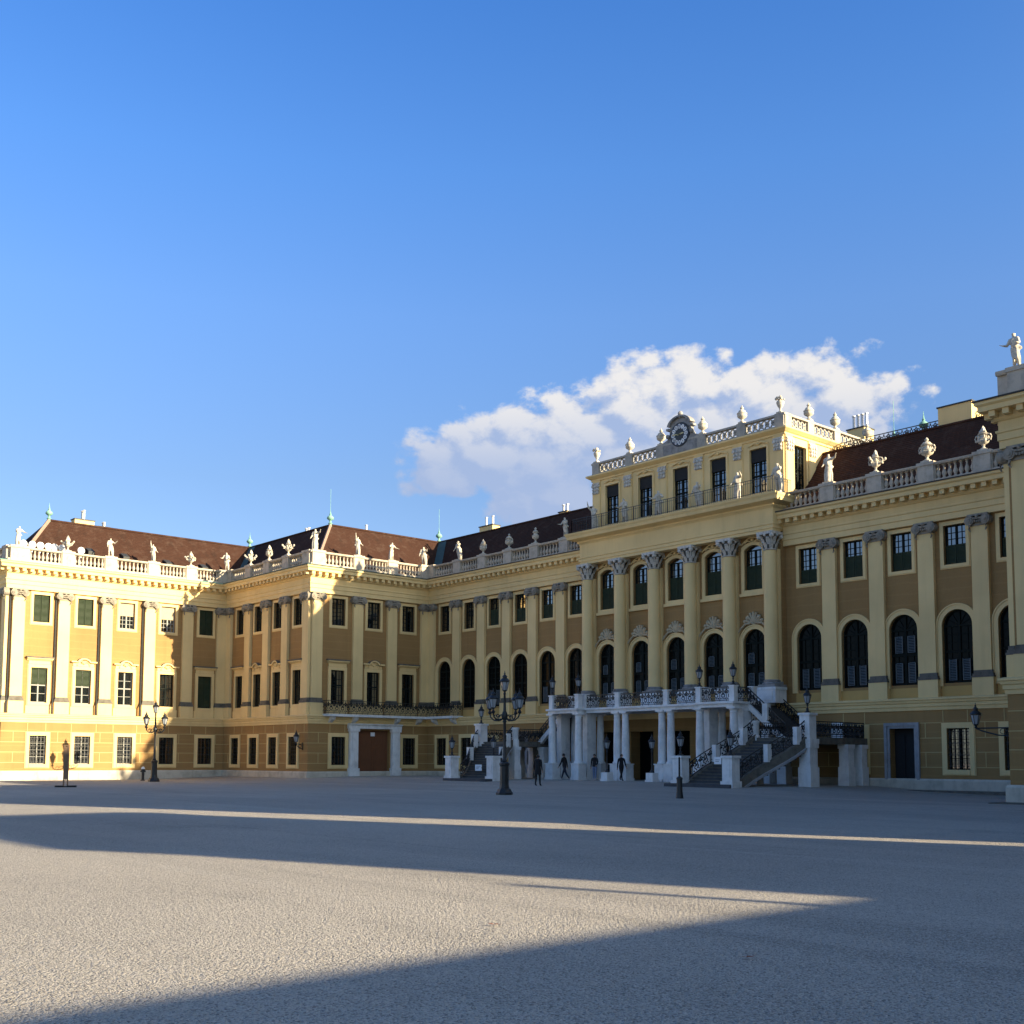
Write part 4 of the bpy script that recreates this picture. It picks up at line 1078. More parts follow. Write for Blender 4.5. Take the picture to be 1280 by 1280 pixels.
# the two winding flights: balcony -> landing -> court
LZ = 2.85
OI, OO, YL = 9.75, 13.15, 50.05            # inner / outer offset of the landing from the axis, its front edge
def stairrail(P0, P1): m2 = MB(); scroll_panel(m2, P0, P1, 0, .82, unit=.42, r=.032); pp('stair_railing', m2, ['iron'])
for sd in (-1, 1):
    XX = lambda o: CX+sd*o
    mb = MB(); x0, x1 = sorted((XX(OI), XX(OO+.15))); mb.box(x0, x1, YL, Y4-.3, LZ-.35, LZ); pp('landing', mb, ['grime_shade'])
    # upper flight
    n = 13; mb = MB()
    for k in range(n):
        a, b = 7.5+(OI-7.5+.4)*k/n, 7.5+(OI-7.5+.4)*(k+1)/n; zt = SZ1-(SZ1-LZ)*(k+1)/(n+1)
        xa, xb = sorted((XX(a), XX(b))); mb.box(xa, xb, 52.75, YR-.05, zt-.5, zt)
    pp('upper_steps', mb, ['step'])
    # lower flight (skewed outwards as it rises)
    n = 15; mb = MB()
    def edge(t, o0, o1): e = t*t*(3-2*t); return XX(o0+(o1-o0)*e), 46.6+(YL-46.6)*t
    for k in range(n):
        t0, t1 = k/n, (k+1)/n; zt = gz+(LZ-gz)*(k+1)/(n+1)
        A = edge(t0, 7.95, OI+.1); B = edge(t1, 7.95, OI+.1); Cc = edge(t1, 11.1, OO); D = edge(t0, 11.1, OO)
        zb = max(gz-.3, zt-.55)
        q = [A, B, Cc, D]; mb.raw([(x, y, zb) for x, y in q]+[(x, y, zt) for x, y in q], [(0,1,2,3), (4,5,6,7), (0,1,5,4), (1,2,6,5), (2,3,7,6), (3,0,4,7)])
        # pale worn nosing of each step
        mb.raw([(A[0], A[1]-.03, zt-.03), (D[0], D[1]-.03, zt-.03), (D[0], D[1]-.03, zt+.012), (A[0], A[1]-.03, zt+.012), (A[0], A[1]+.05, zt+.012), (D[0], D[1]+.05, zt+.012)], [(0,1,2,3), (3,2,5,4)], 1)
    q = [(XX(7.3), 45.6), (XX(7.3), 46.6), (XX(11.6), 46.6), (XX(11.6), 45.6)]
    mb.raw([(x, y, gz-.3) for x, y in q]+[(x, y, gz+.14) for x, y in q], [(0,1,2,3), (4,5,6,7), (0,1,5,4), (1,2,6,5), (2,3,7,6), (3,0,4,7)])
    pp('lower_steps', mb, ['step', 'grime_shade'])
    for o0, o1 in ((7.9, OI+.05), (11.15, OO+.05)):
        mb = MB(); prev = None
        for k in range(9):
            t = k/8; e = t*t*(3-2*t); x, y = XX(o0+(o1-o0)*e), 46.7+(YL-46.7)*t; zt = gz+.16+(LZ-gz)*t
            cur = [(x-.13, y, zt-.62), (x-.16, y, zt-.46), (x-.13, y, zt-.44), (x-.13, y, zt+.03), (x+.13, y, zt+.03), (x+.13, y, zt-.44), (x+.16, y, zt-.46), (x+.13, y, zt-.62)]
            if prev:
                n0 = len(cur); mb.raw(prev+cur, [(i, (i+1) % n0, n0+(i+1) % n0, n0+i) for i in (2, 3, 4)], 1); mb.raw(prev+cur, [(i, (i+1) % n0, n0+(i+1) % n0, n0+i) for i in (0, 1, 5, 6, 7)], 0)
                stairrail((prev[0][0]+.13, prev[0][1], prev[3][2]), (cur[0][0]+.13, cur[0][1], cur[3][2]))
            prev = cur
        pp('stringer', mb, ['doorstone', 'grime_shade'])
        for tm in (.45, .8):
            e = tm*tm*(3-2*tm); xm, ym = XX(o0+(o1-o0)*e), 46.7+(YL-46.7)*tm; zm = gz+.16+(LZ-gz)*tm
            mb = MB(); mb.box(xm-.13, xm+.13, ym-.20, ym+.20, zm-.05, zm+.86); pp('rail_post', mb, ['marble'])
    # upper flight: front stringer + railing
    xa, xb, yy = XX(7.45), XX(OI+.25), 52.65
    mb = MB()
    mb.raw([(xa, yy-.14, SZ1-.32), (xa, yy-.14, SZ1+.02), (xb, yy-.14, LZ+.05), (xb, yy-.14, LZ-.34), (xa, yy+.14, SZ1-.32), (xa, yy+.14, SZ1+.02), (xb, yy+.14, LZ+.05), (xb, yy+.14, LZ-.34)],
           [(0,1,2,3), (4,5,6,7), (0,1,5,4), (1,2,6,5), (2,3,7,6), (3,0,4,7)])
    pp('stringer', mb, ['marble'])
    xm, zm = (xa+xb)/2, (SZ1+LZ)/2
    stairrail((xa, yy, SZ1), (xm, yy, zm)); stairrail((xm, yy, zm), (xb, yy, LZ))
    stairrail((xa, YR-.3, SZ1), (xb, YR-.3, LZ))
    mb = MB(); mb.box(xm-.17, xm+.17, yy-.17, yy+.17, zm, zm+.92); pp('rail_post', mb, ['marble'])
    # landing railings and piers
    for a, b in (((OO, YL+.2), (OO, 53.5)), ((OO, 53.5), (OO, Y4-.4)), ((OI, YL+.2), (OI, 52.6)), ((OO, Y4-.5), (OI+.3, Y4-.5))):
        stairrail((XX(a[0]), a[1], LZ), (XX(b[0]), b[1], LZ))
    mb = MB(); x0, x1 = sorted((XX(OO-1.9), XX(OO-1.2))); mb.box(x0, x1, Y4-.62, Y4-.4, LZ, LZ+.88); pp('rail_post', mb, ['marble'])
    for ox, y, w in ((OO, YL+.05, .66), (OI, YL+.15, .5), (OO, 53.6, .55), (OO, 54.95, .5), (8.7, 52.75, .5), (OI, 52.8, .5)):
        zt = LZ-.35 if ox != 8.7 else 3.55
        pp('pier', pier(XX(ox), y, w, w, zt), ['marble'])
    x, y = XX(OO), YL+.05; mb = MB(); mb.box(x-.30, x+.30, y-.30, y+.30, LZ-.35, LZ+1.12); mb.box(x-.36, x+.36, y-.36, y+.36, LZ+1.12, LZ+1.24); mb.box(x-.40, x+.40, y-.40, y+.40, LZ-.35, LZ-.10); pp('pedestal', mb, ['marble'])
    x, y = XX(OI), YL+.15; mb = MB(); mb.lathe([(.27, LZ-.35), (.27, LZ+.1), (.22, LZ+.15), (.24, LZ+.75), (.29, LZ+.82), (.29, LZ+.92)], x, y, 0, 14); pp('pedestal', mb, ['marble'], True)
    # pedestals at the foot
    for ox, y in ((7.65, 46.55), (11.3, 46.1)):
        mb = MB(); x = XX(ox)
        mb.box(x-.31, x+.31, y-.31, y+.31, gz-.3, gz+1.45); mb.box(x-.38, x+.38, y-.38, y+.38, gz-.3, gz+.3); mb.box(x-.37, x+.37, y-.37, y+.37, gz+1.45, gz+1.58)
        mb.box(x-.19, x+.19, y-.335, y-.31, gz+.5, gz+1.3); pp('pedestal', mb, ['marble'])

# ------------------------------------------------------------------ lanterns and lamps
def lantern_parts(parent, W, sc=1.0):
    """six-sided lantern standing on z=0 of W: frame, glass, hood"""
    mb = MB(); mb.lathe([(.05, 0), (.08, .03), (.04, .10), (.10, .16), (.13, .20)], 0, 0, 0, 8)
    for k in range(6):
        t = 2*PI*(k+.5)/6; mb.tube([(.13*math.cos(t), .13*math.sin(t), .19), (.245*math.cos(t), .245*math.sin(t), .66)], .014, 4)
    mb.lathe([(.255, .64), (.27, .66), (.27, .69), (.25, .70)], 0, 0, 0, 6, 0)
    W2 = W @ Matrix.Scale(sc, 4)
    fr = ob('lantern', mb.mesh('lantern', ['iron']), parent, W2)
    mb = MB(); mb.frustum(0, 0, .20, .105, .65, .20, 0, 6); ob('lantern_glass', mb.mesh('lantern_glass', ['lantern']), fr, W2)
    mb = MB(); mb.lathe([(.29, .69), (.27, .72), (.18, .82), (.12, .86), (.12, .92), (.15, .93), (.09, 1.0), (.04, 1.05), (.05, 1.10), (.02, 1.16), (.008, 1.26)], 0, 0, 0, 10); ob('lantern_hood', mb.mesh('lantern_hood', ['iron'], True), fr, W2)
    return fr
# grand five-lantern candelabra
def candelabra(x, y, rz):
    z = g(x, y)-.02
    W = TR(x, y, z, rz); root = empty('candelabra_lamp', W)
    mb = MB(); mb.lathe([(.40, 0), (.40, .12), (.36, .16), (.31, .28), (.24, .32), (.21, .5), (.20, 1.35), (.24, 1.42), (.24, 1.50), (.15, 1.56)], 0, 0, 0, 8)
    ob('lamp_base', mb.mesh('lamp_base', ['iron']), root, W)
    mb = MB(); mb.lathe([(.11, 1.55), (.13, 1.62), (.08, 1.7), (.065, 3.4), (.10, 3.46), (.07, 3.52), (.13, 3.62), (.16, 3.74), (.11, 3.88), (.07, 3.96), (.05, 4.72), (.08, 4.76)], 0, 0, 0, 12)
    ob('lamp_post', mb.mesh('lamp_post', ['iron'], True), root, W)
    for k in range(4):
        t = k*PI/2
        Wk = W @ Matrix.Rotation(t, 4, 'Z')
        mb = MB(); mb.tube([(.1, 0, 3.62), (.33, 0, 3.50), (.62, 0, 3.52), (.82, 0, 3.66), (.88, 0, 3.84)], .035, 6)
        mb.tube([(.25+.14*math.cos(q*.6), 0, 3.66+.11*math.sin(q*.6)) for q in range(10)], .022, 5); mb.tube([(.52+.13*math.cos(q*.6)*(1-q/16), 0, 3.66+.12*math.sin(q*.6)) for q in range(10)], .022, 5)
        mb.lathe([(.03, 3.8), (.09, 3.86), (.10, 3.90), (.04, 3.94)], .88, 0, 0, 8)
        ob('lamp_arm', mb.mesh('lamp_arm', ['iron'], True), root, Wk)
        lantern_parts(root, Wk @ Matrix.Translation((.88, 0, 3.92)), .86)
    lantern_parts(root, W @ Matrix.Translation((0, 0, 4.76)), .88)
    return root
GLamp = 'five-lantern iron lamps in the court'
ca = candelabra(-40.7, 35.2, R(12)); tag(ca, 'black five-lantern lamp before the foot of the left staircase', 'street lamp', GLamp)
x, y = -78.0, 34.5
tag(copy_tree(ca, TR(x, y, g(x, y)-.02, R(20))), 'black five-lantern lamp near the wall of the sunlit left wing', None, GLamp)
# single lanterns on pedestals and on the balcony
def small_lantern(W, post_h=.35, plinth=False):
    root = empty('pedestal_lantern', W)
    mb = MB(); mb.lathe([(.17, 0), (.17, .05), (.08, .09), (.055, .16), (.09, .2), (.04, .25), (.035, post_h), (.06, post_h+.02)], 0, 0, 0, 10)
    ob('lantern_foot', mb.mesh('lantern_foot', ['iron'], True), root, W)
    lantern_parts(root, W @ Matrix.Translation((0, 0, post_h)), .82)
    return root
GP = 'lanterns on the staircase pedestals'; GB = 'lanterns on the balcony corners'
first = None
LANT = [(CX-11.3, 46.1, gz+1.58, 'black lantern on the leftmost white pedestal at the foot of the left staircase', GP),
        (CX-7.65, 46.55, gz+1.58, 'black lantern on the white pedestal right of the left staircase foot', GP),
        (CX+7.65, 46.55, gz+1.58, 'black lantern on the white pedestal left of the right staircase foot', GP),
        (CX+11.3, 46.1, gz+1.58, 'black lantern on the pedestal bearing a white notice by the right staircase', GP),
        (CX-13.15, 50.1, LZ+1.24, 'black lantern on the tall post at the left landing', GP),
        (CX+13.15, 50.1, LZ+1.24, 'black lantern on the tall white pier at the right landing', GP),
        (CX-7.40, 51.42, RT+.08, 'black lantern on the outer left corner of the columned balcony', GB),
        (CX-4.98, 51.42, RT+.08, 'second lantern from the left on the columned balcony', GB),
        (CX+4.98, 51.42, RT+.08, 'third lantern from the left on the columned balcony', GB),
        (CX+7.40, 51.42, RT+.08, 'black lantern on the outer right corner of the columned balcony', GB)]
for x, y, z, lab, grp in LANT:
    W = TR(x, y, z, R(15))
    if first is None: first = small_lantern(W); tag(first, lab, 'lantern', grp)
    else: copy_tree(first, W, lab, grp)
# free-standing lanterns in front of the columns
def post_lantern(x, y):
    W = TR(x, y, g(x, y)-.02); root = empty('post_lantern', W)
    mb = MB(); mb.box(-.26, .26, -.26, .26, 0, .55); mb.box(-.30, .30, -.30, .30, .0, .14); ob('stone_plinth', mb.mesh('stone_plinth', ['marble']), root, W)
    mb = MB(); mb.lathe([(.14, .55), (.14, .62), (.07, .72), (.05, .8), (.045, 1.75), (.07, 1.8), (.05, 1.84)], 0, 0, 0, 10); ob('lamp_post', mb.mesh('lamp_post', ['iron'], True), root, W)
    lantern_parts(root, W @ Matrix.Translation((0, 0, 1.84)), .82)
    return root
pl = post_lantern(-48.75, 50.45); tag(pl, 'single lantern on a short post beside two walkers under the balcony', 'lantern', 'post lanterns before the columns')
x, y = -45.35, 50.75
copy_tree(pl, TR(x, y, g(x, y)-.02), 'single lantern on a short post left of the right column pair', 'post lanterns before the columns')
# wall lanterns on brackets
def wall_lantern(W, L=.8):
    root = empty('wall_lantern', W)     # local: wall at x=0, lantern out along +x
    mb = MB(); mb.box(-.02, .04, -.07, .07, -.45, .12); mb.tube([(0, 0, -.35), (L*.5, 0, -.30), (L*.85, 0, -.12), (L, 0, 0)], .03, 5); mb.tube([(0, 0, 0), (L, 0, 0)], .028, 5)
    mb.tube([(L*.4+.13*math.cos(q*.6), 0, -.14+.11*math.sin(q*.6)) for q in range(11)], .018, 4)
    ob('bracket', mb.mesh('bracket', ['iron']), root, W); lantern_parts(root, W @ Matrix.Translation((L, 0, 0)), .85)
    return root
wl = wall_lantern(TR(X3-.45, Y2-.27, 2.75, R(-90)), .55); tag(wl, 'black wall lantern at the shaded corner left of the wooden gate', 'wall lantern', 'wall lanterns')
wl2 = wall_lantern(TR(XR3-.27, 45.6, 3.0, PI), 1.9); tag(wl2, 'black wall lantern on a long scrolled bracket at the right edge', 'wall lantern', 'wall lanterns')

# ------------------------------------------------------------------ street furniture
def sign_post(x, y, h, rz, m, label):
    W = TR(x, y, g(x, y), rz); root = empty('sign_post', W); tag(root, label, 'sign post', 'slim boards on posts')
    mb = MB(); mb.box(-.55, -.10, -.16, .16, 0, .10); mb.box(.12, .58, -.16, .16, 0, .10); mb.box(-.10, .12, -.10, .10, 0, .07); ob('foot', mb.mesh('foot', ['blindblack']), root, W)
    mb = MB(); mb.box(-.14, -.07, -.04, .04, .05, h); mb.box(.07, .14, -.04, .04, .05, h); ob('upright', mb.mesh('upright', [m]), root, W)
    mb = MB(); mb.box(-.07, .07, -.025, .025, .45, h-.05); mb.box(-.16, .16, -.05, .05, h, h+.04); ob('board', mb.mesh('board', [m]), root, W)
M['brownsign'] = plain('brown_sign_board', (.16, .10, .06), .6, 0, .3)
sign_post(-65.8, 23.86, 2.35, R(60), 'brownsign', 'slim brown board on black feet before the sunlit wing')
W = TR(-32.3, 37.9, g(-32.3, 37.9)); o = empty('bollard', W); tag(o, 'slim black pole on the gravel before the right staircase', 'pole')
mb = MB(); mb.lathe([(.17, 0), (.16, .08), (.13, .3), (.12, .8), (.14, .82), (.14, .88), (.05, .95)], 0, 0, 0, 12); ob('pole_base', mb.mesh('pole_base', ['iron'], True), o, W)
mb = MB(); mb.lathe([(.045, .9), (.04, 1.7), (.05, 1.72), (.02, 1.78)], 0, 0, 0, 8); ob('pole_shaft', mb.mesh('pole_shaft', ['iron'], True), o, W)
x, y = -82.2, 35.5; W = TR(x, y, g(x, y)); o = empty('fire_hydrant', W); tag(o, 'small dark hydrant with a pale cap beside the far lamp', 'hydrant')
mb = MB(); mb.lathe([(.17, 0), (.17, .06), (.10, .09), (.10, .62), (.14, .64), (.14, .84), (.10, .86)], 0, 0, 0, 12); mb.disc((0, 0, .70), 'b', .06, .38, 10); ob('hydrant_body', mb.mesh('hydrant_body', ['iron'], True), o, W)
mb = MB(); mb.lathe([(.14, .86), (.14, .92), (.09, 1.0), (.03, 1.04)], 0, 0, 0, 12); ob('cap', mb.mesh('cap', ['white'], True), o, W)
# notices
mb = MB(); mb.box(-.28, .28, -.015, .015, 0, .40, 0); 
for k in range(3): mb.box(-.18, .18-.08*k, -.019, -.015, .28-.08*k, .31-.08*k, 1)
M['ink'] = plain('grey_print', (.25, .25, .28), .8)
NM = mb.mesh('notice', ['paper', 'ink'])
tag(ob('notice', NM, None, TR(CX-9.55, 46.9, gz+.62, R(8))), 'white notice hanging across the left staircase', 'notice', 'white notices')
mb = MB(); mb.box(-.2, .2, -.015, .015, 0, .36, 0); mb.box(-.12, .12, -.019, -.015, .2, .23, 1); mb.box(-.12, .08, -.019, -.015, .12, .15, 1)
tag(ob('notice', mb.mesh('notice', ['paper', 'ink']), None, TR(CX+10.78, 45.72, gz+1.15, R(10))), 'white notice beside the pedestal of the right staircase', 'notice', 'white notices')
mb = MB(); mb.tube([(CX-11.1, 46.9, gz+.85), (CX-9.5, 46.93, gz+.8), (CX-7.8, 46.9, gz+.95)], .015, 4)
tag(ob('rope', mb.mesh('rope', ['iron'])), 'dark rope carrying the white notice across the left stairs', 'rope')
# floodlights on the roof edge of the sunlit wing
fl = None
for k, y in enumerate((28.15, 28.8, 29.4, 30.0, 30.45, 31.95-.95 if False else 31.0, 32.5)):
    W = TR(X1-.75, y, 17.35, R(0))
    if fl is None:
        fl = empty('floodlight', W)
        mb = MB(); mb.tube([(0, 0, -1.05), (0, 0, .2)], .03, 6); ob('stand', mb.mesh('stand', ['chimpipe']), fl, W)
        mb = MB(); mb.disc((.0, 0, .42), 'a', .27, .10, 16); mb.disc((-.12, 0, .42), 'a', .20, .2, 14); ob('lamp_head', mb.mesh('lamp_head', ['white']), fl, W)
        tag(fl, 'round white floodlight on the sunlit roof edge beside the corner statue', 'floodlight', 'floodlights on the sunlit roof')
        fl_first = fl
    else: copy_tree(fl, W, 'round white floodlight in the row left of the trophy urn' if k < 6 else 'round white floodlight standing alone right of the trophy urn', 'floodlights on the sunlit roof')
fl_first['label'] = 'round white floodlight in the row left of the trophy urn'

# ------------------------------------------------------------------ bodies: one continuous skin each
def skin_mesh(name, joints, edges, mats, sub=1, voxel=None, rough=0.):
    me = bpy.data.meshes.new(name); names = list(joints); idx = {k: i for i, k in enumerate(names)}
    me.from_pydata([joints[k][0] for k in names], [(idx[a], idx[b]) for a, b in edges], [])
    o = bpy.data.objects.new('tmp', me); COL.objects.link(o)
    m = o.modifiers.new('s', 'SKIN'); m.use_smooth_shade = True
    for i, k in enumerate(names):
        r = joints[k][1]; r = r if isinstance(r, tuple) else (r, r)
        me.skin_vertices[0].data[i].radius = r
        me.skin_vertices[0].data[i].use_root = (i == 0)
    if voxel:
        m = o.modifiers.new('r', 'REMESH'); m.mode = 'VOXEL'; m.voxel_size = voxel; m.use_smooth_shade = True
        m = o.modifiers.new('sm', 'SMOOTH'); m.iterations = 2; m.factor = .5
    else:
        m = o.modifiers.new('u', 'SUBSURF'); m.levels = sub; m.render_levels = sub
    dg = bpy.context.evaluated_depsgraph_get(); dg.update()
    r = bpy.data.meshes.new_from_object(o.evaluated_get(dg)); r.name = name
    bpy.data.objects.remove(o); bpy.data.meshes.remove(me)
    r.materials.clear()
    for q in mats: r.materials.append(M[q])
    for p in r.polygons: p.use_smooth = True; p.material_index = 0
    return r
def figure_joints(h=1.72, la=(0, 0), ra=(0, 0), ll=(0, 0), rl=(0, 0), lb=0., rb=0., lk=0., rk=0., lean=0., turn=0., coat=1.0, arms='skin'):
    """la/ra: (forward swing, sideways) of the arms in radians, ll/rl legs; lb/rb elbow bend, lk/rk knee bend; faces -y"""
    u = h/1.72; J = {}
    def P(x, y, z): return (x*u, y*u, z*u)
    J['pelvis'] = (P(0, 0, .94), (.155*u*coat, .12*u*coat)); J['belly'] = (P(0, -.01-lean*.15, 1.10), (.145*u*coat, .11*u*coat)); J['chest'] = (P(0, -.0-lean*.3, 1.30), (.165*u*coat, .12*u*coat))
    J['upper'] = (P(0, -.0-lean*.38, 1.42), (.12*u, .09*u)); J['neck'] = (P(0, -.01-lean*.45, 1.50), .055*u); J['skull'] = (P(0, -.035-lean*.5, 1.585), (.078*u, .09*u)); J['top'] = (P(0, -.02-lean*.52, 1.665), (.070*u, .08*u))
    J['nose'] = (P(0, -.125-lean*.5, 1.575), .018*u)
    E = [('pelvis', 'belly'), ('belly', 'chest'), ('chest', 'upper'), ('upper', 'neck'), ('neck', 'skull'), ('skull', 'top'), ('skull', 'nose')]
    for s, (fw, sd), bend, n in ((1, la, lb, 'l'), (-1, ra, rb, 'r')):
        sh = Vector((s*.19, -lean*.36, 1.40)); d = Vector((s*math.sin(sd+.02), -math.sin(fw)*math.cos(sd), -math.cos(fw)*math.cos(sd)))
        el = sh+d*.29; d2 = Vector((d.x*.6, -math.sin(fw+bend)*math.cos(sd*.6), -math.cos(fw+bend)*math.cos(sd*.6))).normalized(); wr = el+d2*.25; ha = wr+d2*.09; ti = wr+d2*.17
        J[n+'sh'] = (P(*sh), .068*u*coat); J[n+'el'] = (P(*el), .05*u*coat); J[n+'wr'] = (P(*wr), .034*u); J[n+'ha'] = (P(*ha), (.038*u, .022*u)); J[n+'ti'] = (P(*ti), (.022*u, .014*u))
        J[n+'th'] = (P(*(wr+d2*.08+Vector((-s*.035, -.02, 0)))), .012*u)
        E += [('upper', n+'sh'), (n+'sh', n+'el'), (n+'el', n+'wr'), (n+'wr', n+'ha'), (n+'ha', n+'ti'), (n+'wr', n+'th')]
    for s, (fw, sd), bend, n in ((1, ll, lk, 'L'), (-1, rl, rk, 'R')):
        hp = Vector((s*.09, 0, .90)); d = Vector((s*math.sin(sd), -math.sin(fw), -math.cos(fw))).normalized(); kn = hp+d*.43
        d2 = Vector((d.x, -math.sin(fw-bend), -math.cos(fw-bend))).normalized(); an = kn+d2*.41
        J[n+'hp'] = (P(*hp), .098*u); J[n+'kn'] = (P(*kn), .065*u); J[n+'an'] = (P(*an), .042*u); J[n+'ft'] = (P(an.x, an.y-.15, an.z-.045), (.042*u, .03*u))
        E += [('pelvis', n+'hp'), (n+'hp', n+'kn'), (n+'kn', n+'an'), (n+'an', n+'ft')]
    return J, E

def person(x, y, rz, h, label, kw, cloth, trouser, shoe='cloth_black', coat_len=None, hood=False):
    z = g(x, y)
    J, E = figure_joints(h, **kw)
    low = min(J['Lft'][0][2], J['Rft'][0][2])-.035
    W = TR(x, y, z-low, rz); u = h/1.72
    me = skin_mesh('person', J, E, [cloth, trouser, 'skin', shoe], sub=2)
    for p in me.polygons:
        c = p.center; cz = c.z/u
        if cz > 1.505: p.material_index = 2
        elif cz < low/u+.13: p.material_index = 3
        elif cz < .88 and abs(c.x) < .20*u: p.material_index = 1
        if cz < 1.1 and cz > .4:
            for n in ('lti', 'rti', 'lha', 'rha'):
                q = J[n][0]
                if (c-Vector(q)).length < .085*u: p.material_index = 2
    o = ob('person', me, None, W); tag(o, label, 'person', 'people walking before the palace')
    sk = J['skull'][0]; tp = J['top'][0]
    mb = MB(); mb.sphere((sk[0], sk[1]+.022*u, sk[2]+.04*u), .098*u, 12, 0, (.92, 1.02, 1.0)); 
    if hood: mb.lathe([(.10*u, -.12*u), (.125*u, -.02*u), (.12*u, .08*u), (.05*u, .14*u)], sk[0], sk[1]+.03*u, sk[2], 10)
    ob('hood' if hood else 'hair', mb.mesh('hair', [cloth if hood else 'hair'], True), o, W)
    if coat_len:
        mb = MB(); mb.lathe([(.15*u, 1.34*u), (.185*u, 1.2*u), (.175*u, 1.02*u), (.205*u, .85*u), (.22*u, coat_len*u)], 0, .0, 0, 14, 0, False, lambda t, zz: 1-.22*abs(math.sin(t)))
        ob('coat', mb.mesh('coat', [cloth], True), o, W)
    return o
walk = dict(la=(.3, .06), ra=(-.28, .06), ll=(-.35, 0), rl=(.38, 0), lk=.25, rk=.05, lb=.3, rb=.15)
PX = []
person(-47.2, 43.3, R(200), 1.72, 'person in a long black coat walking away, right of the big lamp', dict(la=(.15, .18), ra=(-.12, .18), ll=(-.10, 0), rl=(.12, 0), lk=.1, lb=.2, rb=.2, coat=1.1), 'cloth_black', 'cloth_black', coat_len=.62)
person(-51.6, 49.6, R(-75), 1.72, 'person in dark clothes striding between the white balcony columns', dict(walk, lean=.12), 'cloth_black', 'cloth_navy', 'shoe')
person(-50.35, 51.0, R(20), 1.64, 'person in a dark jacket and light blue jeans', dict(la=(.1, .1), ra=(-.05, .12), ll=(.08, 0), rl=(-.08, 0), lb=.9, rb=.3), 'cloth_black', 'denim', 'shoe')
person(-48.35, 51.3, R(70), 1.68, 'person in all black just right of the post lantern', dict(walk, lean=.05), 'cloth_black', 'cloth_black')

# ------------------------------------------------------------------ statues and urns of the roof line
def statue_mesh(seed, armL, armR, robe=1., bendL=.6, bendR=.6):
    rnd = random.Random(seed)
    J, E = figure_joints(1.72, la=armL, ra=armR, lb=bendL, rb=bendR, ll=(.10, .03), rl=(-.12, .05), lk=.25, coat=1.08)
    J = {k: ((v[0][0]+.05*math.sin(v[0][2]*2.3+seed), v[0][1], v[0][2]), v[1]) for k, v in J.items()}
    # drapery folds as extra limbs of the same skin
    for k in range(4):
        a = rnd.uniform(0, 2*PI); r = .17
        J['d%da' % k] = ((r*math.cos(a)*.8, .10*math.sin(a)+.03, .95), .075*robe); J['d%db' % k] = ((r*1.15*math.cos(a), .14*math.sin(a)+.05, .5), .085*robe); J['d%dc' % k] = ((r*1.2*math.cos(a), .15*math.sin(a)+.04, .08), .07*robe)
        E += [('pelvis', 'd%da' % k), ('d%da' % k, 'd%db' % k), ('d%db' % k, 'd%dc' % k)]
    sx = rnd.choice((-1, 1))
    J['sa'] = ((sx*.22, .08, 1.38), .06); J['sb'] = ((-sx*.24, .10, .9), .07); E += [('upper', 'sa'), ('sa', 'sb')]
    me = skin_mesh('statue', J, E, ['statue'], voxel=.035)
    bm = bmesh.new(); bm.from_mesh(me)
    q = bmesh.ops.create_cube(bm, size=1., matrix=Matrix.Translation((0, 0, -.02)) @ Matrix.Diagonal((.56, .5, .14, 1)))
    bm.to_mesh(me); bm.free()
    return me
ST = [statue_mesh(1, (.3, .2), (2.4, .3), 1.1), statue_mesh(2, (.9, .5), (.2, .25), 1.2, 1.2, .4), statue_mesh(3, (.3, .9), (.6, .2), 1., .9, 1.2),
      statue_mesh(5, (1.6, .7), (.3, .2), .9, .4, .6), statue_mesh(8, (.2, .35), (.2, .5), .4, 1.2, 1.4)]
def vase(flame=True, handles=True, slim=1., trophies=0):
    mb = MB()
    mb.box(-.26, .26, -.26, .26, 0, .08)
    lob = lambda t, z: 1+.07*math.cos(8*t)*(1 if .40 < z < .62 else 0)
    mb.lathe([(.21*slim, .08), (.22*slim, .12), (.13*slim, .17), (.07*slim, .25), (.065*slim, .31), (.11*slim, .34), (.08*slim, .37), (.17*slim, .42), (.27*slim, .50), (.31*slim, .60), (.29*slim, .66),
              (.32*slim, .68), (.32*slim, .72), (.22*slim, .76), (.17*slim, .84), (.18*slim, .90), (.27*slim, .95), (.28*slim, .99), (.22*slim, 1.01)], 0, 0, 0, 16, 0, True, lob)
    if flame:
        mb.lathe([(.14*slim, 1.0), (.19*slim, 1.06), (.18*slim, 1.13), (.12*slim, 1.24), (.09, 1.31), (.025, 1.44)], 0, 0, 0, 12, 0, True, lambda t, z: 1+.22*math.sin(3*t+z*14))
    else:
        mb.lathe([(.20*slim, 1.01), (.22*slim, 1.05), (.17*slim, 1.12), (.07, 1.16), (.05, 1.19), (.10, 1.23), (.11, 1.28), (.06, 1.34), (.015, 1.40)], 0, 0, 0, 14)
    if handles:
        for s in (-1, 1):
            mb.tube([(s*.28, 0, .58), (s*.42, 0, .62), (s*.47, 0, .76), (s*.42, 0, .90), (s*.28, 0, .95), (s*.24, 0, .88)], .038, 6)
            mb.sphere((s*.40, 0, .62), .075, 7)
        for t in (.6, 2.2, 3.9, 5.3): mb.sphere((.25*math.cos(t), .25*math.sin(t), .80), .085, 7)
    for k in range(trophies):
        t = 2*PI*k/trophies+.4; c, s_ = math.cos(t), math.sin(t)
        mb.tube([(c*.12, s_*.12, .5), (c*.34, s_*.34, .72), (c*.54, s_*.54, .82+.05*(k % 2))], .055, 6, 0, .075)
        mb.sphere((c*.55, s_*.55, .86+.05*(k % 2)), .095, 7); mb.sphere((c*.40, s_*.40, .62), .07, 6)
    return mb.mesh('urn', ['statue'], True)
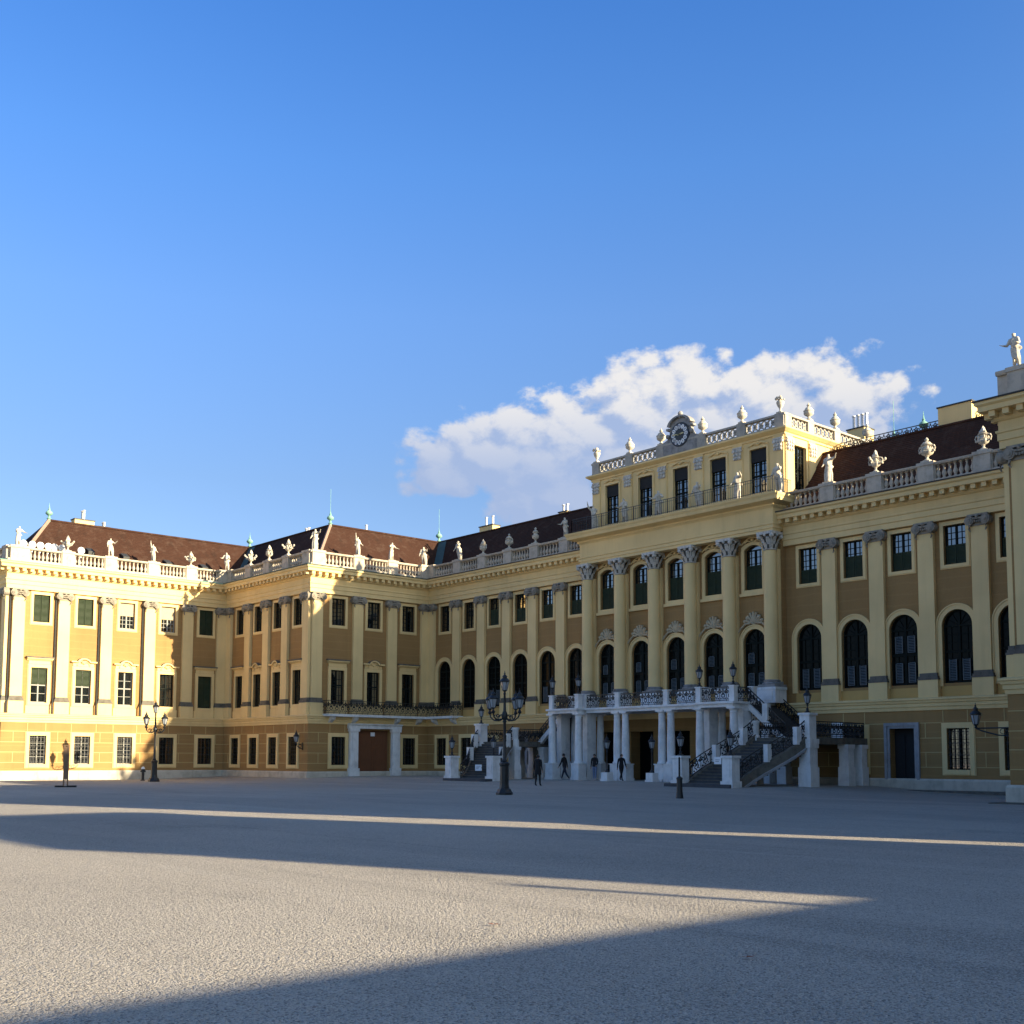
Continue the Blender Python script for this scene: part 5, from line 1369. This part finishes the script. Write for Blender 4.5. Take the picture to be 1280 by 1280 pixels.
def acorn():
    mb = MB(); mb.box(-.2, .2, -.2, .2, 0, .10)
    mb.lathe([(.17, .10), (.18, .14), (.09, .20), (.08, .28), (.14, .33), (.27, .42), (.33, .54), (.32, .64), (.35, .66), (.35, .71), (.27, .74), (.26, .80), (.20, .90), (.10, .96), (.08, 1.0), (.13, 1.05), (.12, 1.11), (.05, 1.15), (.05, 1.19), (.02, 1.26)], 0, 0, 0, 16, 0, True, lambda t, z: 1+.05*math.cos(9*t)*(1 if .36 < z < .63 else 0))
    return mb.mesh('urn', ['statue'], True)
VS = [vase(True, True), vase(False, True, 1.1), vase(True, False, .85, 5), vase(False, False, .9), vase(True, True, .9, 3)]
def bouquet():
    mb = MB(); mb.box(-.2, .2, -.2, .2, 0, .08); mb.lathe([(.17, .08), (.08, .2), (.07, .3), (.2, .5), (.27, .72), (.24, .8)], 0, 0, 0, 12)
    rnd = random.Random(3)
    for k in range(22):
        a = rnd.uniform(0, 2*PI); r = rnd.uniform(.0, .30); mb.sphere((r*math.cos(a), r*math.sin(a), .85+rnd.uniform(0, .28)-r*.2), rnd.uniform(.06, .10), 6)
    return mb.mesh('urn', ['statue'], True)
BQ = bouquet(); AC = acorn()
GS, GU = 'statues along the roof balustrade', 'urns along the roof balustrade'
def put(kind, me, x, y, z, rz, sc, label, grp, cat):
    sc *= .92 if kind == 'urn' else .96
    tag(ob(kind, me, None, TR(x, y, z, rz, sc)), label, cat, grp)
ZB = 17.42
E90, S0 = R(90), 0
x = X1+.05
put('statue', ST[2], x, 27.55, ZB, E90, .90, 'pale stone figure on the left corner of the sunlit wing', GS, 'statue')
put('urn', VS[2], x, 31.18, ZB, E90, .95, 'sunlit stone urn with sprays among the floodlights', GU, 'urn')
put('statue', ST[1], x, 34.5, ZB, E90, .90, 'sunlit robed figure right after the floodlights', GS, 'statue')
put('statue', ST[0], x, 38.0, ZB, E90, .88, 'sunlit figure in the middle of the left wing balustrade', GS, 'statue')
put('urn', VS[4], x, 41.25, ZB, E90, .95, 'sunlit urn near the shaded end of the left wing', GU, 'urn')
put('statue', ST[4], X1-.1, 44.55, ZB, R(45), .98, 'figure in the inner corner where sunlit and shaded wings meet', GS, 'statue')
y = Y2+.0
put('urn', VS[2], -83.5, y, ZB, S0, .98, 'first urn right of the inner corner statue', GU, 'urn')
put('urn', VS[0], -80.5, y, ZB, S0, .96, 'middle urn of the three before the black roof slope', GU, 'urn')
put('urn', VS[4], -77.5, y, ZB, S0, 1.0, 'third urn, left of the statue pair on the corner', GU, 'urn')
put('statue', ST[3], X3-.25, Y2+.35, ZB, R(45), 1.02, 'tall figure on the projecting corner before the brown roof', GS, 'statue')
x = X3+.05
put('statue', ST[0], x, 48.72, ZB, E90, .92, 'leftmost figure above the wooden gate', GS, 'statue')
put('statue', ST[2], x, 51.95, ZB, E90, .90, 'middle figure above the wooden gate', GS, 'statue')
put('statue', ST[1], x-.1, 55.2, ZB, R(45), .95, 'figure at the inner corner right of the gate wing', GS, 'statue')
y = Y4-.05
put('statue', ST[1], -70.07, y, ZB, S0, .95, 'half sunlit figure at the left end of the main front balustrade', GS, 'statue')
put('urn', VS[0], -67.0, y, ZB, S0, .92, 'shaded urn first right of the half sunlit statue', GU, 'urn')
put('urn', VS[1], -63.95, y, ZB, S0, .95, 'shaded bulging urn second right of the half sunlit statue', GU, 'urn')
put('urn', VS[3], -61.0, y, ZB, S0, .98, 'shaded slim urn without handles on the main front', GU, 'urn')
put('statue', ST[4], -57.85, y, ZB, S0, .92, 'shaded figure beside the left end of the central cornice', GS, 'statue')
put('statue', ST[3], -36.2, y, ZB, R(20), 1.05, 'figure with stretched arm before the sunlit pavilion side', GS, 'statue')
put('urn', VS[4], -33.18, y, ZB, S0, 1.0, 'sunlit urn on the right balustrade nearest the pavilion', GU, 'urn')
put('urn', VS[1], -30.14, y, ZB, S0, 1.08, 'sunlit bulging urn in the middle of the right balustrade', GU, 'urn')
put('urn', VS[0], -27.05, y, ZB, S0, 1.0, 'sunlit urn at the far right beside the projecting wing', GU, 'urn')
put('statue', ST[4], -20.28, Y2+.05, ZB, R(-10), .92, 'lone figure on the tall pedestal at the right edge', GS, 'statue')
GT = 'statues on the terrace before the clock pavilion'
for k, (s, x, lab) in enumerate(((0, -54.05, 'shaded figure at the left end of the clock pavilion terrace'), (4, -51.2, 'terrace figure between the first and second pavilion windows'), (2, -48.2, 'terrace figure between the second and third pavilion windows'),
                                 (1, -44.95, 'terrace figure below right of the clock'), (3, -41.9, 'terrace figure between the two rightmost pavilion windows'), (1, -38.95, 'half sunlit figure at the right end of the pavilion terrace'))):
    put('statue', ST[s], x, 54.75, 17.24, S0, 1.08, lab, GT, 'statue')
GV = 'urns on the clock pavilion parapet'
for me, x, y, lab in ((BQ, CX-7.68, YP+.1, 'flower-filled urn on the left corner of the clock pavilion'), (AC, CX-4.55, YP+.1, 'lidded urn between the left corner and the clock'), (AC, CX-1.75, YP+.1, 'lidded urn just left of the clock'),
                      (AC, CX+1.75, YP+.1, 'lidded urn just right of the clock'), (AC, CX+4.85, YP+.1, 'lidded urn between the clock and the right corner'), (BQ, CX+7.68, YP+.1, 'flower-filled urn on the right corner of the clock pavilion'),
                      (AC, xr-.1, 58.55, 'first lidded urn on the sunlit side parapet'), (AC, xr-.1, 61.4, 'second lidded urn on the sunlit side parapet'), (AC, xr-.1, 65.1, 'last lidded urn on the sunlit side parapet by the roof')):
    put('urn', me, x, y, 22.34, S0, 1.0, lab, GV, 'urn')

# ------------------------------------------------------------------ ground
def ground():
    xs = [-700, -400, -250, -170, -130]+[-110+4*k for k in range(32)]+[20, 40, 80, 160, 400]
    ys = [-400, -200, -100, -50, -25]+[-12+3*k for k in range(26)]+[72, 90, 130, 250, 500, 800]
    mb = MB(); nx, ny = len(xs), len(ys)
    vs = [(x, y, g(x, y)) for y in ys for x in xs]
    mb.raw(vs, [(j*nx+i, j*nx+i+1, (j+1)*nx+i+1, (j+1)*nx+i) for j in range(ny-1) for i in range(nx-1)])
    me = mb.mesh('ground', ['gravel'])
    for p in me.polygons: p.use_smooth = True
    tag(ob('ground', me), None, None, None, 'structure')
ground()
# damp dark paving strip at the foot of the right-hand walls
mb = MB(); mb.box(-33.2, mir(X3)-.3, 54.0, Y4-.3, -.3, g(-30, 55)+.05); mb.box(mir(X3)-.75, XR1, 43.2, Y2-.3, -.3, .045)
tag(ob('pavement', mb.mesh('pavement', ['grime_shade'])), None, None, None, 'structure')
# dead leaves on the gravel
for k, (x, y, s, rz) in enumerate(((-8.75, 7.45, .085, .4), (-5.96, 7.85, .075, 1.3))):
    mb = MB(); pts = [(-1, 0), (-.55, .28), (-.2, .16), (.1, .45), (.4, .22), (1, 0), (.4, -.24), (.05, -.42), (-.25, -.15), (-.6, -.25)]
    mb.poly([(a*s, b*s, .012+.25*s*(abs(b))+.12*s*a*a) for a, b in pts]); me = mb.mesh('dead_leaf', ['deadleaf'])
    tag(ob('dead_leaf', me, None, TR(x, y, g(x, y)+.004, rz)), ('dry reddish leaf at the edge of the sunlit gravel', 'dry leaf lying in the near shadow on the gravel')[k], 'leaf', 'dry leaves on the gravel')

# ------------------------------------------------------------------ unseen buildings added east of the court, shaped to shade the gravel
def shadow_wing(x0, x1, y0, y1, h, label, rise=0.):
    root = empty('shadow_wing', TR((x0+x1)/2, (y0+y1)/2, 0), label, 'building')
    mb = MB(); mb.box(x0, x1, y0, y1, -.5, h-.5); ob('wall', mb.mesh('wall', ['ochre']), root)
    mb = MB()
    for F, a, b in ((Facade((x0, 0), (0, -1), (-1, 0)), -y1, -y0), (Facade((0, y0), (1, 0), (0, -1)), x0, x1), (Facade((x1, 0), (0, 1), (1, 0)), y0, y1), (Facade((0, y1), (-1, 0), (0, 1)), -x1, -x0)):
        m2 = MB(F); m2.sweep(a, b, [(0, h-1.0), (.1, h-1.0), (.15, h-.6), (.3, h-.5), (.34, h-.3), (0, h-.28)], 1, 1); n = len(mb.v); mb.v += m2.v; mb.f += [tuple(i+n for i in f) for f in m2.f]; mb.m += m2.m
    ob('cornice', mb.mesh('cornice', ['cream']), root)
    mb = MB(); mb.box(x0+.02, x1-.02, y0+.02, y1-.02, h-.5, h); ob('parapet', mb.mesh('parapet', ['balu']), root)
    F = Facade((x0, 0), (0, -1), (-1, 0)); n = max(1, int((y1-y0)/3.4)); st = (y1-y0)/n
    wr = [fr_ for fr_ in (WT['g'],)][0]
    for k in range(n):
        W = F.W(-y1+st*(k+.5), .01); o = ob('window', wr[0], root, W); mbp3 = MB()
        mbp3.poly([(-.61, -.02, 1.2), (.61, -.02, 1.2), (.61, -.02, 3.32), (-.61, -.02, 3.32)]); ob('pane', mbp3.mesh('pane', ['glass']), o, W)
    return root
EA, AZ = R(15.6), R(18.3)
XS = 14.0
shadow_wing(XS, XS+12, 23.5, 30.25, 14.3, 'unseen taller yellow building with a flat parapet, shaped for its shadow on the court')
shadow_wing(XS, XS+12, -14., 23.45, 6.4, 'unseen low yellow building with one row of windows, shaped for its shadow on the court')
mb = MB(); mb.lathe([(.10, 6.3), (.09, 7.45), (.13, 7.46), (.13, 7.55), (.02, 7.6)], XS+.3, 18.6, 0, 10)  # unseen pipe, added to cast a thin shadow line on the gravel
tag(ob('flue_pipe', mb.mesh('flue_pipe', ['lead'], True)), 'unseen thin dark flue pipe on the low building, added for its thin shadow', 'flue')

# ------------------------------------------------------------------ sky, sun, camera
w = bpy.data.worlds.new('World'); S.world = w; w.use_nodes = True; nt = w.node_tree; nt.nodes.clear()
out = nt.nodes.new('ShaderNodeOutputWorld'); bg = nt.nodes.new('ShaderNodeBackground'); nt.links.new(bg.outputs[0], out.inputs[0])
sky = nt.nodes.new('ShaderNodeTexSky'); sky.sky_type = 'NISHITA'; sky.sun_disc = False; sky.sun_elevation = EA
SUNDIR = Vector((math.cos(EA)*math.cos(AZ), math.cos(EA)*math.sin(AZ), math.sin(EA)))
sky.sun_rotation = math.atan2(SUNDIR.x, SUNDIR.y)
sky.air_density = 1.0; sky.dust_density = 1.0; sky.ozone_density = 1.5; sky.altitude = 200
tc = nt.nodes.new('ShaderNodeTexCoord'); sp = nt.nodes.new('ShaderNodeSeparateXYZ'); nt.links.new(tc.outputs['Generated'], sp.inputs[0])
az = math_(nt, 'MULTIPLY', math_(nt, 'ARCTAN2', sp.outputs[0], sp.outputs[1]), 57.2958)
el = math_(nt, 'MULTIPLY', math_(nt, 'ARCSINE', sp.outputs[2]), 57.2958)
def cloud(daz, dele):
    a = math_(nt, 'ADD', az, daz); e = math_(nt, 'ADD', el, dele)
    cv = nt.nodes.new('ShaderNodeCombineXYZ'); nt.links.new(math_(nt, 'MULTIPLY', a, .16), cv.inputs[0]); nt.links.new(math_(nt, 'MULTIPLY', e, .22), cv.inputs[1]); cv.inputs[2].default_value = 3.7
    n = noise(nt, cv.outputs[0], 1.7, 9, .62, .1)
    vo = nd(nt, 'ShaderNodeTexVoronoi', Scale=2.6); nt.links.new(cv.outputs[0], vo.inputs['Vector'])
    vo2 = nd(nt, 'ShaderNodeTexVoronoi', Scale=6.5); nt.links.new(cv.outputs[0], vo2.inputs['Vector'])
    bil = math_(nt, 'ADD', math_(nt, 'MULTIPLY', math_(nt, 'SUBTRACT', .5, vo.outputs['Distance']), .62), math_(nt, 'MULTIPLY', math_(nt, 'SUBTRACT', .5, vo2.outputs['Distance']), .16))
    def lobe(a0, e0, ra, re):
        qa = math_(nt, 'DIVIDE', math_(nt, 'SUBTRACT', a, a0), ra); qe = math_(nt, 'DIVIDE', math_(nt, 'SUBTRACT', e, e0), re)
        return math_(nt, 'SUBTRACT', 1., math_(nt, 'ADD', math_(nt, 'MULTIPLY', qa, qa), math_(nt, 'MULTIPLY', qe, qe)))
    L = None
    for q in ((-48.6, 15.2, 6.0, 2.9), (-42.5, 17.2, 6.2, 3.1), (-35.4, 16.8, 6.3, 3.0), (-40, 14.2, 9.0, 3.0), (-51.5, 13.9, 3.6, 1.0), (-46.5, 12.9, 5.0, 1.7)):
        l = lobe(*q); L = l if L is None else math_(nt, 'MAXIMUM', L, l)
    L = math_(nt, 'MAXIMUM', L, -1.2)
    return math_(nt, 'ADD', math_(nt, 'ADD', math_(nt, 'MULTIPLY', L, .62), bil), math_(nt, 'MULTIPLY', math_(nt, 'SUBTRACT', n, .5), 1.7))
d0 = cloud(0, 0); d1 = cloud(.40, .62)
mr = nd(nt, 'ShaderNodeMapRange', interpolation_type='SMOOTHSTEP'); mr.inputs[1].default_value = .03; mr.inputs[2].default_value = .30; nt.links.new(d0, mr.inputs[0])
lit = nd(nt, 'ShaderNodeMapRange', interpolation_type='SMOOTHSTEP'); lit.inputs[1].default_value = -.22; lit.inputs[2].default_value = .22; nt.links.new(math_(nt, 'SUBTRACT', d0, d1), lit.inputs[0])
under = nd(nt, 'ShaderNodeMapRange', interpolation_type='SMOOTHSTEP'); under.inputs[1].default_value = 13.6; under.inputs[2].default_value = 18.6; nt.links.new(el, under.inputs[0])
shade = math_(nt, 'MULTIPLY', lit.outputs[0], math_(nt, 'ADD', math_(nt, 'MULTIPLY', under.outputs[0], .88), .12))
CL = 7.2
BLO, BHI = (1.01, 1.08, 1.36), (.62, 1.30, 2.28)
ccol = mix(nt, shade, (.385*CL, .49*CL, .73*CL), (.90*CL, .87*CL, .84*CL))
cf = math_(nt, 'MULTIPLY', mr.outputs[0], .93)
vdot = nt.nodes.new('ShaderNodeVectorMath'); vdot.operation = 'DOT_PRODUCT'; nt.links.new(tc.outputs['Generated'], vdot.inputs[0]); vdot.inputs[1].default_value = SUNDIR
anti = nd(nt, 'ShaderNodeMapRange', interpolation_type='SMOOTHSTEP'); anti.inputs[1].default_value = .45; anti.inputs[2].default_value = 0.; nt.links.new(vdot.outputs['Value'], anti.inputs[0])
high = nd(nt, 'ShaderNodeMapRange', interpolation_type='LINEAR'); high.inputs[1].default_value = 10.; high.inputs[2].default_value = 36.; nt.links.new(el, high.inputs[0])
BS = 2.5
boost = ramp(nt, high.outputs[0], [(p_, tuple(c_/BS for c_ in q_)) for p_, q_ in ((0., (.97, 1.09, 1.42)), (.14, (.957, 1.11, 1.43)), (.45, (1.0, 1.36, 1.93)), (.70, (.83, 1.41, 2.2)), (1., (.61, 1.28, 2.24)))])
boost = mix(nt, 1., boost, (BS, BS, BS), 'MULTIPLY')
skyc = mix(nt, 1., sky.outputs[0], mix(nt, anti.outputs[0], (1.55, 1.68, 1.82), boost), 'MULTIPLY')
final = mix(nt, cf, skyc, ccol)
nt.links.new(final, bg.inputs[0]); bg.inputs[1].default_value = .05
sl = bpy.data.lights.new('sun', 'SUN'); sl.energy = 5.0; sl.angle = R(.5); sl.color = (1., .84, .57)
so = bpy.data.objects.new('sun', sl); COL.objects.link(so); so.rotation_euler = SUNDIR.to_track_quat('Z', 'Y').to_euler(); so.location = SUNDIR*80

cam = bpy.data.cameras.new('camera'); co = bpy.data.objects.new('camera', cam); COL.objects.link(co); S.camera = co
f, yaw, pitch, roll, py = 1423.2889, .7194, .0863, .0031, 826.29
a = PI/2-yaw
f0 = Vector((-math.sin(a), math.cos(a), 0)); r0 = Vector((math.cos(a), math.sin(a), 0)); up = Vector((0, 0, 1))
fw = f0*math.cos(pitch)+up*math.sin(pitch); uu = up*math.cos(pitch)-f0*math.sin(pitch)
rv = r0*math.cos(roll)+uu*math.sin(roll); uv = uu*math.cos(roll)-r0*math.sin(roll)
co.matrix_world = Matrix(((rv.x, uv.x, -fw.x, 0), (rv.y, uv.y, -fw.y, 0), (rv.z, uv.z, -fw.z, 1.65), (0, 0, 0, 1)))
cam.sensor_width = 36; cam.lens = 36*f/1280; cam.shift_y = (py-640)/1280; cam.clip_start = .1; cam.clip_end = 3000
vs_ = S.view_settings; vs_.view_transform = 'Standard'; vs_.look = 'None'; vs_.exposure = 1.5; vs_.gamma = 1; vs_.use_curve_mapping = False
S.render.resolution_x = S.render.resolution_y = 1024
